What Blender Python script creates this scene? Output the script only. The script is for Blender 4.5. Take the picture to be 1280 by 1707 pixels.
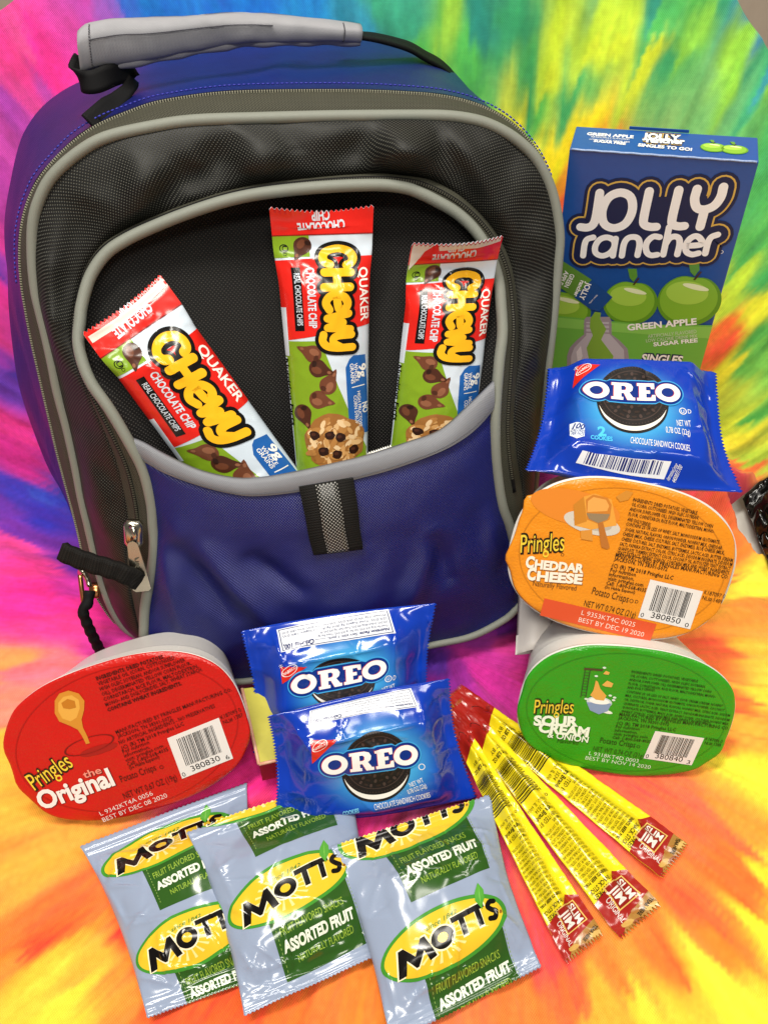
import bpy, bmesh, math, random
import numpy as np
from mathutils import Vector, Matrix
from mathutils.geometry import tessellate_polygon

# ------------------------------------------------------------------ scene, camera, light
scene = bpy.context.scene
for o in list(bpy.data.objects):
    bpy.data.objects.remove(o)
COL = scene.collection
rng = np.random.RandomState(7)

TH = math.radians(45.0)          # camera looks 45 degrees down
HC = 0.404                       # camera height above the table
F = 1380.0                       # focal length in pixels of the 1280 x 1707 photo
CX, CY = 640.0, 853.5
cam_data = bpy.data.cameras.new("camera")
cam_data.sensor_fit = 'VERTICAL'
cam_data.sensor_height = 36.0
cam_data.lens = 36.0 * F / 1707.0
cam_data.clip_start = 0.01
cam_data.clip_end = 50.0
cam = bpy.data.objects.new("camera", cam_data)
cam.location = (0, 0, HC)
cam.rotation_euler = (math.pi / 2 - TH, 0, 0)
COL.objects.link(cam)
scene.camera = cam

world = bpy.data.worlds.new("World")
scene.world = world
world.use_nodes = True
bg = world.node_tree.nodes["Background"]
bg.inputs[0].default_value = (1.0, 0.97, 0.92, 1)
bg.inputs[1].default_value = 0.14

def area_light(name, loc, target, sx, sy, power, color):
    l = bpy.data.lights.new(name, 'AREA')
    l.shape = 'RECTANGLE'
    l.size, l.size_y = sx, sy
    l.energy = power
    l.color = color
    o = bpy.data.objects.new(name, l)
    o.location = loc
    d = Vector(target) - Vector(loc)
    o.rotation_euler = d.to_track_quat('-Z', 'Y').to_euler()
    COL.objects.link(o)
    return o
# ceiling fluorescent panels of the room
area_light("ceiling_lamp", (-0.30, 0.15, 1.75), (-0.05, 0.35, 0), 0.20, 0.90, 29.0, (1.0, 0.95, 0.86))
area_light("ceiling_lamp", (0.80, 0.10, 1.80), (0.10, 0.35, 0), 0.20, 0.90, 11.0, (1.0, 0.95, 0.86))
area_light("ceiling_lamp", (0.10, -0.95, 1.75), (0.05, 0.45, 0.1), 0.90, 0.25, 20.0, (1.0, 0.95, 0.86))

scene.view_settings.view_transform = 'Standard'
scene.view_settings.look = 'None'
scene.view_settings.exposure = 0.0
scene.view_settings.gamma = 1.0
scene.view_settings.use_curve_mapping = False
scene.cycles.use_denoising = True
scene.cycles.max_bounces = 8

# ------------------------------------------------------------------ projection helpers
FWD = np.array([0, math.cos(TH), -math.sin(TH)])
DWN = np.array([0, -math.sin(TH), -math.cos(TH)])
RGT = np.array([1.0, 0, 0])
CAM = np.array([0, 0, HC])

def ray(px, py):
    return RGT * ((px - CX) / F) + DWN * ((py - CY) / F) + FWD

def at(px, py, h=None, z=None):
    """world point on the view ray of a photo pixel, at a height above the table or at a depth"""
    d = ray(px, py)
    t = z if z is not None else (h - HC) / d[2]
    return CAM + d * t

def project(p):
    q = np.asarray(p) - CAM
    z = q @ FWD
    return np.stack([CX + F * (q @ RGT) / z, CY + F * (q @ DWN) / z], axis=-1)

def nrm(v):
    v = np.asarray(v, float)
    return v / (np.linalg.norm(v, axis=-1, keepdims=True) + 1e-12)

def lin(c):
    """sRGB hex or 0-255 triple to linear"""
    if isinstance(c, str):
        c = c.lstrip('#')
        c = [int(c[i:i + 2], 16) for i in (0, 2, 4)]
    c = np.asarray(c, float) / 255.0
    return np.where(c <= 0.04045, c / 12.92, ((c + 0.055) / 1.055) ** 2.4)

_tab = np.random.RandomState(3).rand(512, 512)
def vnoise(x, y, seed=0):
    x = np.asarray(x, float) + seed * 17.31
    y = np.asarray(y, float) + seed * 9.77
    xi, yi = np.floor(x).astype(int), np.floor(y).astype(int)
    fx, fy = x - xi, y - yi
    fx = fx * fx * fx * (fx * (fx * 6 - 15) + 10)
    fy = fy * fy * fy * (fy * (fy * 6 - 15) + 10)
    g = lambda a, b: _tab[a % 512, b % 512]
    return ((g(xi, yi) * (1 - fx) + g(xi + 1, yi) * fx) * (1 - fy) + (g(xi, yi + 1) * (1 - fx) + g(xi + 1, yi + 1) * fx) * fy) * 2 - 1

def fbm(x, y, seed=0, oct=3):
    s, a = 0, 1.0
    for k in range(oct):
        s = s + a * vnoise(x * 2 ** k, y * 2 ** k, seed + k * 5)
        a *= 0.5
    return s

def smooth(a, b, x):
    t = np.clip((np.asarray(x, float) - a) / (b - a), 0, 1)
    return t * t * (3 - 2 * t)

# ------------------------------------------------------------------ materials
def principled(name):
    m = bpy.data.materials.new(name)
    m.use_nodes = True
    nt = m.node_tree
    return m, nt, nt.nodes["Principled BSDF"]

_inks = {}
def ink(c, rough=0.25, grain=0.0, metallic=0.0):
    """printed colour on film or card"""
    key = (str(c), rough, grain, metallic)
    if key in _inks:
        return _inks[key]
    m, nt, b = principled("ink")
    b.inputs["Base Color"].default_value = (*lin(c), 1)
    b.inputs["Roughness"].default_value = rough
    b.inputs["Metallic"].default_value = metallic
    b.inputs["IOR"].default_value = 1.5
    if grain > 0:
        tc = nt.nodes.new("ShaderNodeTexCoord")
        no = nt.nodes.new("ShaderNodeTexNoise")
        no.inputs["Scale"].default_value = 900
        no.inputs["Detail"].default_value = 1.0
        bu = nt.nodes.new("ShaderNodeBump")
        bu.inputs["Strength"].default_value = grain
        bu.inputs["Distance"].default_value = 0.0004
        nt.links.new(tc.outputs["Object"], no.inputs["Vector"])
        nt.links.new(no.outputs["Fac"], bu.inputs["Height"])
        nt.links.new(bu.outputs["Normal"], b.inputs["Normal"])
    _inks[key] = m
    return m

def film(name, c, rough=0.2, spec=0.5, coat=0.0):
    m, nt, b = principled(name)
    b.inputs["Base Color"].default_value = (*lin(c), 1)
    b.inputs["Roughness"].default_value = rough
    b.inputs["Specular IOR Level"].default_value = spec
    b.inputs["Coat Weight"].default_value = coat
    b.inputs["Coat Roughness"].default_value = 0.08
    return m

def math_node(nt, op, a, b=None, c=None):
    n = nt.nodes.new("ShaderNodeMath")
    n.operation = op
    for i, v in enumerate((a, b, c)):
        if v is None:
            continue
        if isinstance(v, (int, float)):
            n.inputs[i].default_value = v
        else:
            nt.links.new(v, n.inputs[i])
    return n.outputs[0]

def mix_col(nt, fac, a, b):
    n = nt.nodes.new("ShaderNodeMix")
    n.data_type = 'RGBA'
    if isinstance(fac, (int, float)):
        n.inputs[0].default_value = fac
    else:
        nt.links.new(fac, n.inputs[0])
    for i, v in ((6, a), (7, b)):
        if isinstance(v, (tuple, list, np.ndarray)):
            n.inputs[i].default_value = (*v[:3], 1)
        else:
            nt.links.new(v, n.inputs[i])
    return n.outputs[2]

def uv_xy(nt):
    tc = nt.nodes.new("ShaderNodeTexCoord")
    s = nt.nodes.new("ShaderNodeSeparateXYZ")
    nt.links.new(tc.outputs["UV"], s.inputs[0])
    return tc, s.outputs[0], s.outputs[1]

def woven(name, dark, light, pitch, kind='plain', rough=0.5, bump=0.4, spec=0.5, sheen=0.0, vary=0.25):
    """cloth whose UV map is in millimetres; pitch = thread pitch in mm"""
    m, nt, b = principled(name)
    tc, x, y = uv_xy(nt)
    k = 2 * math.pi / pitch
    sx = math_node(nt, 'SINE', math_node(nt, 'MULTIPLY', x, k))
    sy = math_node(nt, 'SINE', math_node(nt, 'MULTIPLY', y, k))
    if kind == 'dots':
        p = math_node(nt, 'MULTIPLY', sx, sy)
        p = math_node(nt, 'MAXIMUM', p, 0.0)
        p = math_node(nt, 'POWER', p, 2.0)
    elif kind == 'herring':
        zig = math_node(nt, 'ABSOLUTE', math_node(nt, 'SUBTRACT', math_node(nt, 'FRACT', math_node(nt, 'DIVIDE', y, 3.2)), 0.5))
        p = math_node(nt, 'SINE', math_node(nt, 'MULTIPLY', math_node(nt, 'ADD', x, math_node(nt, 'MULTIPLY', zig, 4.5)), k))
        p = math_node(nt, 'MULTIPLY_ADD', p, 0.5, 0.5)
    elif kind == 'rib':
        p = math_node(nt, 'MULTIPLY_ADD', math_node(nt, 'MULTIPLY', sx, math_node(nt, 'MULTIPLY_ADD', sy, 0.5, 0.5)), 0.5, 0.5)
    else:
        p = math_node(nt, 'MULTIPLY_ADD', math_node(nt, 'MULTIPLY', sx, sy), 0.5, 0.5)
    no = nt.nodes.new("ShaderNodeTexNoise")
    no.inputs["Scale"].default_value = 0.09
    no.inputs["Detail"].default_value = 4
    nt.links.new(tc.outputs["UV"], no.inputs["Vector"])
    col = mix_col(nt, p, lin(dark), lin(light))
    wear = math_node(nt, 'MULTIPLY_ADD', math_node(nt, 'SUBTRACT', no.outputs["Fac"], 0.5), vary * 2, 1.0)
    hs = nt.nodes.new("ShaderNodeHueSaturation")
    nt.links.new(col, hs.inputs["Color"])
    nt.links.new(wear, hs.inputs["Value"])
    nt.links.new(hs.outputs[0], b.inputs["Base Color"])
    b.inputs["Roughness"].default_value = rough
    b.inputs["Specular IOR Level"].default_value = spec
    b.inputs["Sheen Weight"].default_value = sheen
    bu = nt.nodes.new("ShaderNodeBump")
    bu.inputs["Strength"].default_value = bump
    bu.inputs["Distance"].default_value = 0.0003
    nt.links.new(p, bu.inputs["Height"])
    nt.links.new(bu.outputs["Normal"], b.inputs["Normal"])
    return m

# ------------------------------------------------------------------ object helpers
def tag(o, label=None, cat=None, group=None, kind=None):
    if label: o["label"] = label
    if cat: o["category"] = cat
    if group: o["group"] = group
    if kind: o["kind"] = kind
    return o

def thing(name, loc, label, cat, group=None):
    o = bpy.data.objects.new(name, None)
    o.empty_display_size = 0.02
    o.location = tuple(loc)
    COL.objects.link(o)
    return tag(o, label, cat, group)

def origin_of(parent):
    v = np.zeros(3)
    while parent is not None:
        v = v + np.array(parent.location)
        parent = parent.parent
    return v

def mesh(name, verts, faces, mats, parent=None, fmat=None, uv=None, normals=None, smooth_=True, col=None):
    """verts in world space; the object keeps its parent's origin"""
    verts = np.asarray(verts, float) - origin_of(parent)
    me = bpy.data.meshes.new(name)
    me.from_pydata(verts.tolist(), [], [tuple(int(i) for i in f) for f in faces])
    if not isinstance(mats, (list, tuple)):
        mats = [mats]
    for m in mats:
        me.materials.append(m)
    if fmat is not None:
        me.polygons.foreach_set("material_index", np.asarray(fmat, dtype=np.int32))
    me.polygons.foreach_set("use_smooth", np.full(len(me.polygons), smooth_))
    if uv is not None:
        lay = me.uv_layers.new(name="UVMap")
        li = np.zeros(len(me.loops), dtype=np.int32)
        me.loops.foreach_get("vertex_index", li)
        lay.data.foreach_set("uv", np.asarray(uv, dtype=np.float32)[li].ravel())
    if col is not None:
        ca = me.color_attributes.new("dye", 'FLOAT_COLOR', 'POINT')
        ca.data.foreach_set("color", np.concatenate([col, np.ones((len(col), 1))], 1).astype(np.float32).ravel())
    me.update()
    if normals is not None:
        me.normals_split_custom_set_from_vertices([tuple(n) for n in normals])
    o = bpy.data.objects.new(name, me)
    COL.objects.link(o)
    if parent is not None:
        o.parent = parent
    return o

class Geo:
    """collects pieces into one mesh"""
    def __init__(s):
        s.v, s.f, s.m, s.uv, s.n = [], [], [], [], 0
    def add(s, v, f, mi=0, uv=None):
        v = np.asarray(v, float)
        s.v.append(v)
        s.f += [tuple(int(i) + s.n for i in q) for q in f]
        s.m += [mi] * len(f)
        s.uv.append(np.zeros((len(v), 2)) if uv is None else np.asarray(uv, float))
        s.n += len(v)
    def build(s, name, mats, parent=None, smooth_=True):
        return mesh(name, np.concatenate(s.v), s.f, mats, parent, s.m, np.concatenate(s.uv), smooth_=smooth_)

def curve_res(pts, n, closed=False):
    """resample a polyline through Catmull-Rom to n points, even in arc length"""
    p = np.asarray(pts, float)
    q = []
    m = len(p)
    for i in range(m - 1 if not closed else m):
        if closed:
            a, b, c, d = p[(i - 1) % m], p[i], p[(i + 1) % m], p[(i + 2) % m]
        else:
            b, c = p[i], p[i + 1]
            a = p[i - 1] if i > 0 else 2 * b - c
            d = p[i + 2] if i + 2 < m else 2 * c - b
        for t in np.linspace(0, 1, 12, endpoint=False):
            q.append(0.5 * ((2 * b) + (-a + c) * t + (2 * a - 5 * b + 4 * c - d) * t * t + (-a + 3 * b - 3 * c + d) * t ** 3))
    q.append(p[0] if closed else p[-1])
    q = np.array(q)
    s = np.concatenate([[0], np.cumsum(np.linalg.norm(np.diff(q, axis=0), axis=1))])
    x = np.linspace(0, s[-1], n)
    return np.stack([np.interp(x, s, q[:, k]) for k in range(q.shape[1])], 1)

def grid_faces(nr, nc, flip=False):
    f = []
    for i in range(nr - 1):
        for j in range(nc - 1):
            a, b, c, d = i * nc + j, i * nc + j + 1, (i + 1) * nc + j + 1, (i + 1) * nc + j
            f.append((a, d, c, b) if flip else (a, b, c, d))
    return f

def loft(rings):
    """rings: list of n x 3 arrays -> verts, faces, uv in mm"""
    R = np.array(rings)
    nr, nc = R.shape[:2]
    u = np.concatenate([[0], np.cumsum(np.linalg.norm(np.diff(R[0], axis=0), axis=1))]) * 1000
    v = np.zeros((nr, nc))
    v[1:] = np.cumsum(np.linalg.norm(np.diff(R, axis=0), axis=2), axis=0) * 1000
    uv = np.stack([np.broadcast_to(u, (nr, nc)), v], -1).reshape(-1, 2)
    return R.reshape(-1, 3), grid_faces(nr, nc), uv

def tube(pts, rad, seg=10, cap=True, flat=None):
    """a round tube (or a flat one: flat=(axis, ratio)) along pts"""
    p = np.asarray(pts, float)
    n = len(p)
    t = nrm(np.gradient(p, axis=0))
    up = np.array([0.3, 0.2, 0.93])
    vs = []
    prev = None
    for i in range(n):
        if prev is None:
            a = np.cross(t[i], up); a /= np.linalg.norm(a)
        else:
            a = prev - t[i] * (prev @ t[i]); a /= np.linalg.norm(a)
        prev = a
        b = np.cross(t[i], a)
        r = rad[i] if hasattr(rad, '__len__') else rad
        for k in range(seg):
            w = 2 * math.pi * k / seg
            vs.append(p[i] + (a * math.cos(w) + b * math.sin(w)) * r)
    f = []
    for i in range(n - 1):
        for k in range(seg):
            k2 = (k + 1) % seg
            f.append((i * seg + k, i * seg + k2, (i + 1) * seg + k2, (i + 1) * seg + k))
    if cap:
        f.append(tuple(range(seg))[::-1])
        f.append(tuple((n - 1) * seg + k for k in range(seg)))
    s = np.concatenate([[0], np.cumsum(np.linalg.norm(np.diff(p, axis=0), axis=1))]) * 1000
    uv = [(s[i], k * 2.0) for i in range(n) for k in range(seg)]
    return np.array(vs), f, np.array(uv)

def strap(pts, side, width, thick, uvscale=1000):
    """flat band of given width along pts; side = direction across the band (per point or one)"""
    p = np.asarray(pts, float)
    n = len(p)
    side = np.broadcast_to(np.asarray(side, float), p.shape)
    t = nrm(np.gradient(p, axis=0))
    sd = nrm(side - t * (side * t).sum(1, keepdims=True))
    no = np.cross(t, sd)
    w = np.broadcast_to(np.asarray(width, float), (n,))[:, None] / 2
    prof = [(-1, -1), (-0.5, -1), (0, -1), (0.5, -1), (1, -1), (1, 1), (0.5, 1), (0, 1), (-0.5, 1), (-1, 1)]
    vs = np.stack([p + sd * w * a + no * thick / 2 * b for a, b in prof], 1).reshape(-1, 3)
    m = len(prof)
    f = []
    for i in range(n - 1):
        for k in range(m):
            k2 = (k + 1) % m
            f.append((i * m + k, i * m + k2, (i + 1) * m + k2, (i + 1) * m + k))
    f.append(tuple(range(m))[::-1]); f.append(tuple((n - 1) * m + k for k in range(m)))
    s = np.concatenate([[0], np.cumsum(np.linalg.norm(np.diff(p, axis=0), axis=1))]) * uvscale
    uv = [(s[i], prof[k][0] * float(w[i, 0]) * uvscale) for i in range(n) for k in range(m)]
    return vs, f, np.array(uv)

# ------------------------------------------------------------------ printing: 2-D artwork laid on a surface
_txt = {}
_fc = bpy.data.curves.new("type", 'FONT')
_fo = bpy.data.objects.new("type", _fc)
COL.objects.link(_fo)
def glyphs(body, bold=0.0, res=3, shear=0.0, space=1.0):
    """flat triangles of a line of text, cap height 1, starting at x = 0: verts n x 2, faces, advance width"""
    key = (body, bold, res, shear, space)
    if key in _txt:
        return _txt[key]
    _fc.body = body
    _fc.size = 1.0
    _fc.offset = bold
    _fc.resolution_u = res
    _fc.shear = shear
    _fc.space_character = space
    _fc.fill_mode = 'FRONT'
    bpy.context.view_layer.update()
    dg = bpy.context.evaluated_depsgraph_get()
    ev = _fo.evaluated_get(dg)
    me = ev.to_mesh()
    v = np.array([(q.co.x, q.co.y) for q in me.vertices]) if len(me.vertices) else np.zeros((0, 2))
    f = [tuple(p.vertices) for p in me.polygons]
    ev.to_mesh_clear()
    if len(v):
        v[:, 0] -= v[:, 0].min() + bold * 0
        w = v[:, 0].max()
    else:
        w = 1.0
    cap = 0.685
    _txt[key] = (v / cap, f, w / cap)
    return _txt[key]

def islands(nv, faces):
    par = list(range(nv))
    def find(a):
        while par[a] != a:
            par[a] = par[par[a]]; a = par[a]
        return a
    for f in faces:
        r = find(f[0])
        for b in f[1:]:
            par[find(b)] = r
    return [find(i) for i in range(nv)]

class Surface:
    """base: artwork coordinates are millimetres, u to the right, v DOWN from the top-left corner"""
    def __init__(s):
        s.items = {}
        s.lay0, s.lay = 0.00013, 0.00006
        s.cut = False
    # ---- pixel lookup
    def base(s, u, v):
        raise NotImplementedError
    def px(s, x, y):
        uv = np.array([s.W / 2, s.H / 2])
        tgt = np.array([x, y], float)
        for _ in range(14):
            p0 = project(s.base(*uv))
            e = 0.05
            J = np.stack([(project(s.base(uv[0] + e, uv[1])) - p0) / e, (project(s.base(uv[0], uv[1] + e)) - p0) / e], 1)
            d = np.linalg.solve(J, tgt - p0)
            ln = np.linalg.norm(d)
            uv = uv + d * min(1.0, 15.0 / (ln + 1e-9))
        return uv
    def pts(s, pp):
        return np.array([s.px(*p) for p in pp])
    # ---- drawing; every method takes artwork coordinates (mm)
    def put(s, part, v, f, mat, layer):
        s.items.setdefault(part, []).append((np.asarray(v, float), f, mat, layer))
    def poly(s, part, pts, mat, layer=0, holes=()):
        loops = [[Vector((p[0], p[1], 0)) for p in pts]] + [[Vector((p[0], p[1], 0)) for p in h] for h in holes]
        tr = tessellate_polygon(loops)
        v = [(p.x, p.y) for lp in loops for p in lp]
        s.put(part, v, [tuple(t) for t in tr], mat, layer)
    def ellipse(s, part, c, a, b, mat, layer=0, n=40, amp=0.0, seed=0):
        c, a, b = map(np.asarray, (c, a, b))
        w = np.linspace(0, 2 * math.pi, n, endpoint=False)
        k = 1 + amp * np.array([vnoise(math.cos(t) * 3 + 5, math.sin(t) * 3 + 5, seed) for t in w])[:, None] if amp else 1
        pts = c + (np.cos(w)[:, None] * a + np.sin(w)[:, None] * b) * k
        s.put(part, pts, [(i, (i + 1) % n, n) for i in range(n)], mat, layer) if False else s.put(
            part, np.vstack([pts, c]), [(i, (i + 1) % n, n) for i in range(n)], mat, layer)
    def ring(s, part, c, a, b, w, mat, layer=0, n=32):
        c, a, b = map(np.asarray, (c, a, b))
        t = np.linspace(0, 2 * math.pi, n, endpoint=False)
        o = c + np.cos(t)[:, None] * a + np.sin(t)[:, None] * b
        i_ = c + (np.cos(t)[:, None] * a + np.sin(t)[:, None] * b) * (1 - w)
        s.put(part, np.vstack([o, i_]), [(i, (i + 1) % n, n + (i + 1) % n, n + i) for i in range(n)], mat, layer)
    def text(s, part, body, p0, p1, h, mat, layer=1, bold=0.0, res=3, shear=0.0, space=1.0, jit=True):
        """baseline from p0 to p1 (mm, fitted to that width), cap height h mm"""
        v, f, w = glyphs(body, bold, res, shear, space)
        if not len(v):
            return
        p0, p1 = np.asarray(p0, float), np.asarray(p1, float)
        eu = p1 - p0
        L = np.linalg.norm(eu)
        eu = eu / L
        up = np.array([eu[1], -eu[0]])
        q = p0 + v[:, :1] / w * L * eu + v[:, 1:] * h * up
        s.put(part, q, f, mat, layer)
    def textw(s, part, body, p0, ang, h, mat, layer=1, bold=0.0, wide=1.0, align='l', **k):
        """as text, natural width times wide, baseline angle in degrees (anticlockwise)"""
        v, f, w = glyphs(body, bold, k.get('res', 3), k.get('shear', 0.0), k.get('space', 1.0))
        a = math.radians(ang)
        d = np.array([math.cos(a), -math.sin(a)]) * w * h * wide
        p0 = np.asarray(p0, float)
        if align == 'c': p0 = p0 - d / 2
        if align == 'r': p0 = p0 - d
        s.text(part, body, p0, p0 + d, h, mat, layer, bold, **k)
    def strokes(s, part, paths, frame, r, mat, layer=1, smooth_n=14, taper=None):
        """round-ended pen strokes; paths in a unit box (x right, y up), frame = (origin, x axis, y axis) in mm"""
        o, ex, ey = map(np.asarray, frame)
        for pi, path in enumerate(paths):
            closed = path[0] == 'o'
            pl = path[1:] if closed else path
            q = np.array([o + ex * a + ey * b for a, b in pl])
            straight = len(q) == 2
            if closed:
                q = curve_res(q, 40, True)[:-1]
                t = nrm(np.roll(q, -1, 0) - np.roll(q, 1, 0))
                nn = np.stack([-t[:, 1], t[:, 0]], 1)
                n = len(q)
                v = np.vstack([q + nn * r, q - nn * r])
                f = [(i, (i + 1) % n, n + (i + 1) % n, n + i) for i in range(n)]
                s.put(part, v, f, mat, layer + 0.12 * pi)
                continue
            if not straight:
                q = curve_res(q, smooth_n * (len(q) - 1) // 2 + 4)
            t = nrm(np.gradient(q, axis=0))
            nn = np.stack([-t[:, 1], t[:, 0]], 1)
            cap = []
            for sgn, c, tt, n0 in ((1, q[-1], t[-1], nn[-1]), (-1, q[0], -t[0], -nn[0])):
                cap.append([c + r * (n0 * math.cos(w) + tt * math.sin(w)) for w in np.linspace(0, math.pi, 9)])
            L = q + nn * r; R = q - nn * r
            n = len(q)
            v = np.vstack([L, R, cap[0], [q[-1]], cap[1], [q[0]]])
            f = [(i, i + 1, n + i + 1, n + i) for i in range(n - 1)]
            b0 = 2 * n
            f += [(b0 + i, b0 + i + 1, b0 + 9) for i in range(8)]
            b1 = b0 + 10
            f += [(b1 + i, b1 + i + 1, b1 + 9) for i in range(8)]
            s.put(part, v, f, mat, layer + 0.12 * pi)
    def bars(s, part, o, ex, ey, seed, mat, layer=1, n=30):
        """barcode inside the parallelogram o + ex + ey, bars along ey"""
        o, ex, ey = map(np.asarray, (o, ex, ey))
        r = random.Random(seed)
        x, ws = 0.0, []
        for i in range(n):
            b, g = r.choice([1, 1, 1, 2, 2, 3]), r.choice([1, 1, 2, 2, 3])
            ws.append((x, b)); x += b + g
        for x0, b in ws:
            a, c = o + ex * (x0 / x), o + ex * ((x0 + b) / x)
            s.put(part, [a, c, c + ey, a + ey], [(0, 1, 2, 3)], mat, layer)
    def para(s, part, lines, p0, ang, h, lead, mat, layer=1, bold=0.0, width=None, wide=1.0):
        a = math.radians(ang)
        dn = np.array([math.sin(a), math.cos(a)])
        ex = np.array([math.cos(a), -math.sin(a)])
        p = np.asarray(p0, float)
        for i, ln in enumerate(lines):
            q = p + dn * lead * i
            if width:
                w = width[i] if hasattr(width, '__len__') else width
                s.text(part, ln, q, q + ex * w, h, mat, layer, bold, res=1)
            else:
                s.textw(part, ln, q, ang, h, mat, layer, bold, wide, res=1)
    # ---- emit
    def place(s, uv):
        raise NotImplementedError
    def emit(s, parent, parents=None, labels=None):
        out = {}
        for part, items in s.items.items():
            V, N, Fc, M, mats, n = [], [], [], [], [], 0
            for v, f, mat, layer in items:
                isl = None
                if s.cut:
                    v, f = s.slice(v, f)
                if not len(f):
                    continue
                v = np.asarray(v, float)
                isl = islands(len(v), f)
                idx = {r: k for k, r in enumerate(dict.fromkeys(isl))}
                jit = np.array([(idx[r] % 8) * 0.0000035 for r in isl])
                P, nn = s.place(v)
                P = P + nn * (s.lay0 + s.lay * layer + jit)[:, None]
                if mat not in mats:
                    mats.append(mat)
                mi = mats.index(mat)
                for q in f:
                    ar = 0.0
                    for i in range(len(q)):
                        a, b = v[q[i]], v[q[(i + 1) % len(q)]]
                        ar += a[0] * b[1] - b[0] * a[1]
                    qq = tuple(i + n for i in q)
                    Fc.append(qq[::-1] if ar > 0 else qq)
                    M.append(mi)
                V.append(P); N.append(nn); n += len(v)
            if not n:
                continue
            par = (parents or {}).get(part, parent)
            par = out.get(par, par) if isinstance(par, str) else par
            out[part] = mesh(part.split('#')[0], np.concatenate(V), Fc, mats, par, M, normals=np.concatenate(N))
        return out

class Flat(Surface):
    """a flat printed face: origin (top-left), unit axes U (right) and D (down)"""
    def __init__(s, o, U, D, W, H):
        super().__init__()
        s.o, s.U, s.D, s.W, s.H = np.asarray(o, float), nrm(U), nrm(D), W, H
        s.N = -np.cross(s.U, s.D)
    def base(s, u, v):
        return s.o + s.U * u * 0.001 + s.D * v * 0.001
    def place(s, uv):
        P = s.o + uv[:, :1] * 0.001 * s.U + uv[:, 1:] * 0.001 * s.D
        return P, np.broadcast_to(s.N, P.shape)

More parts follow.
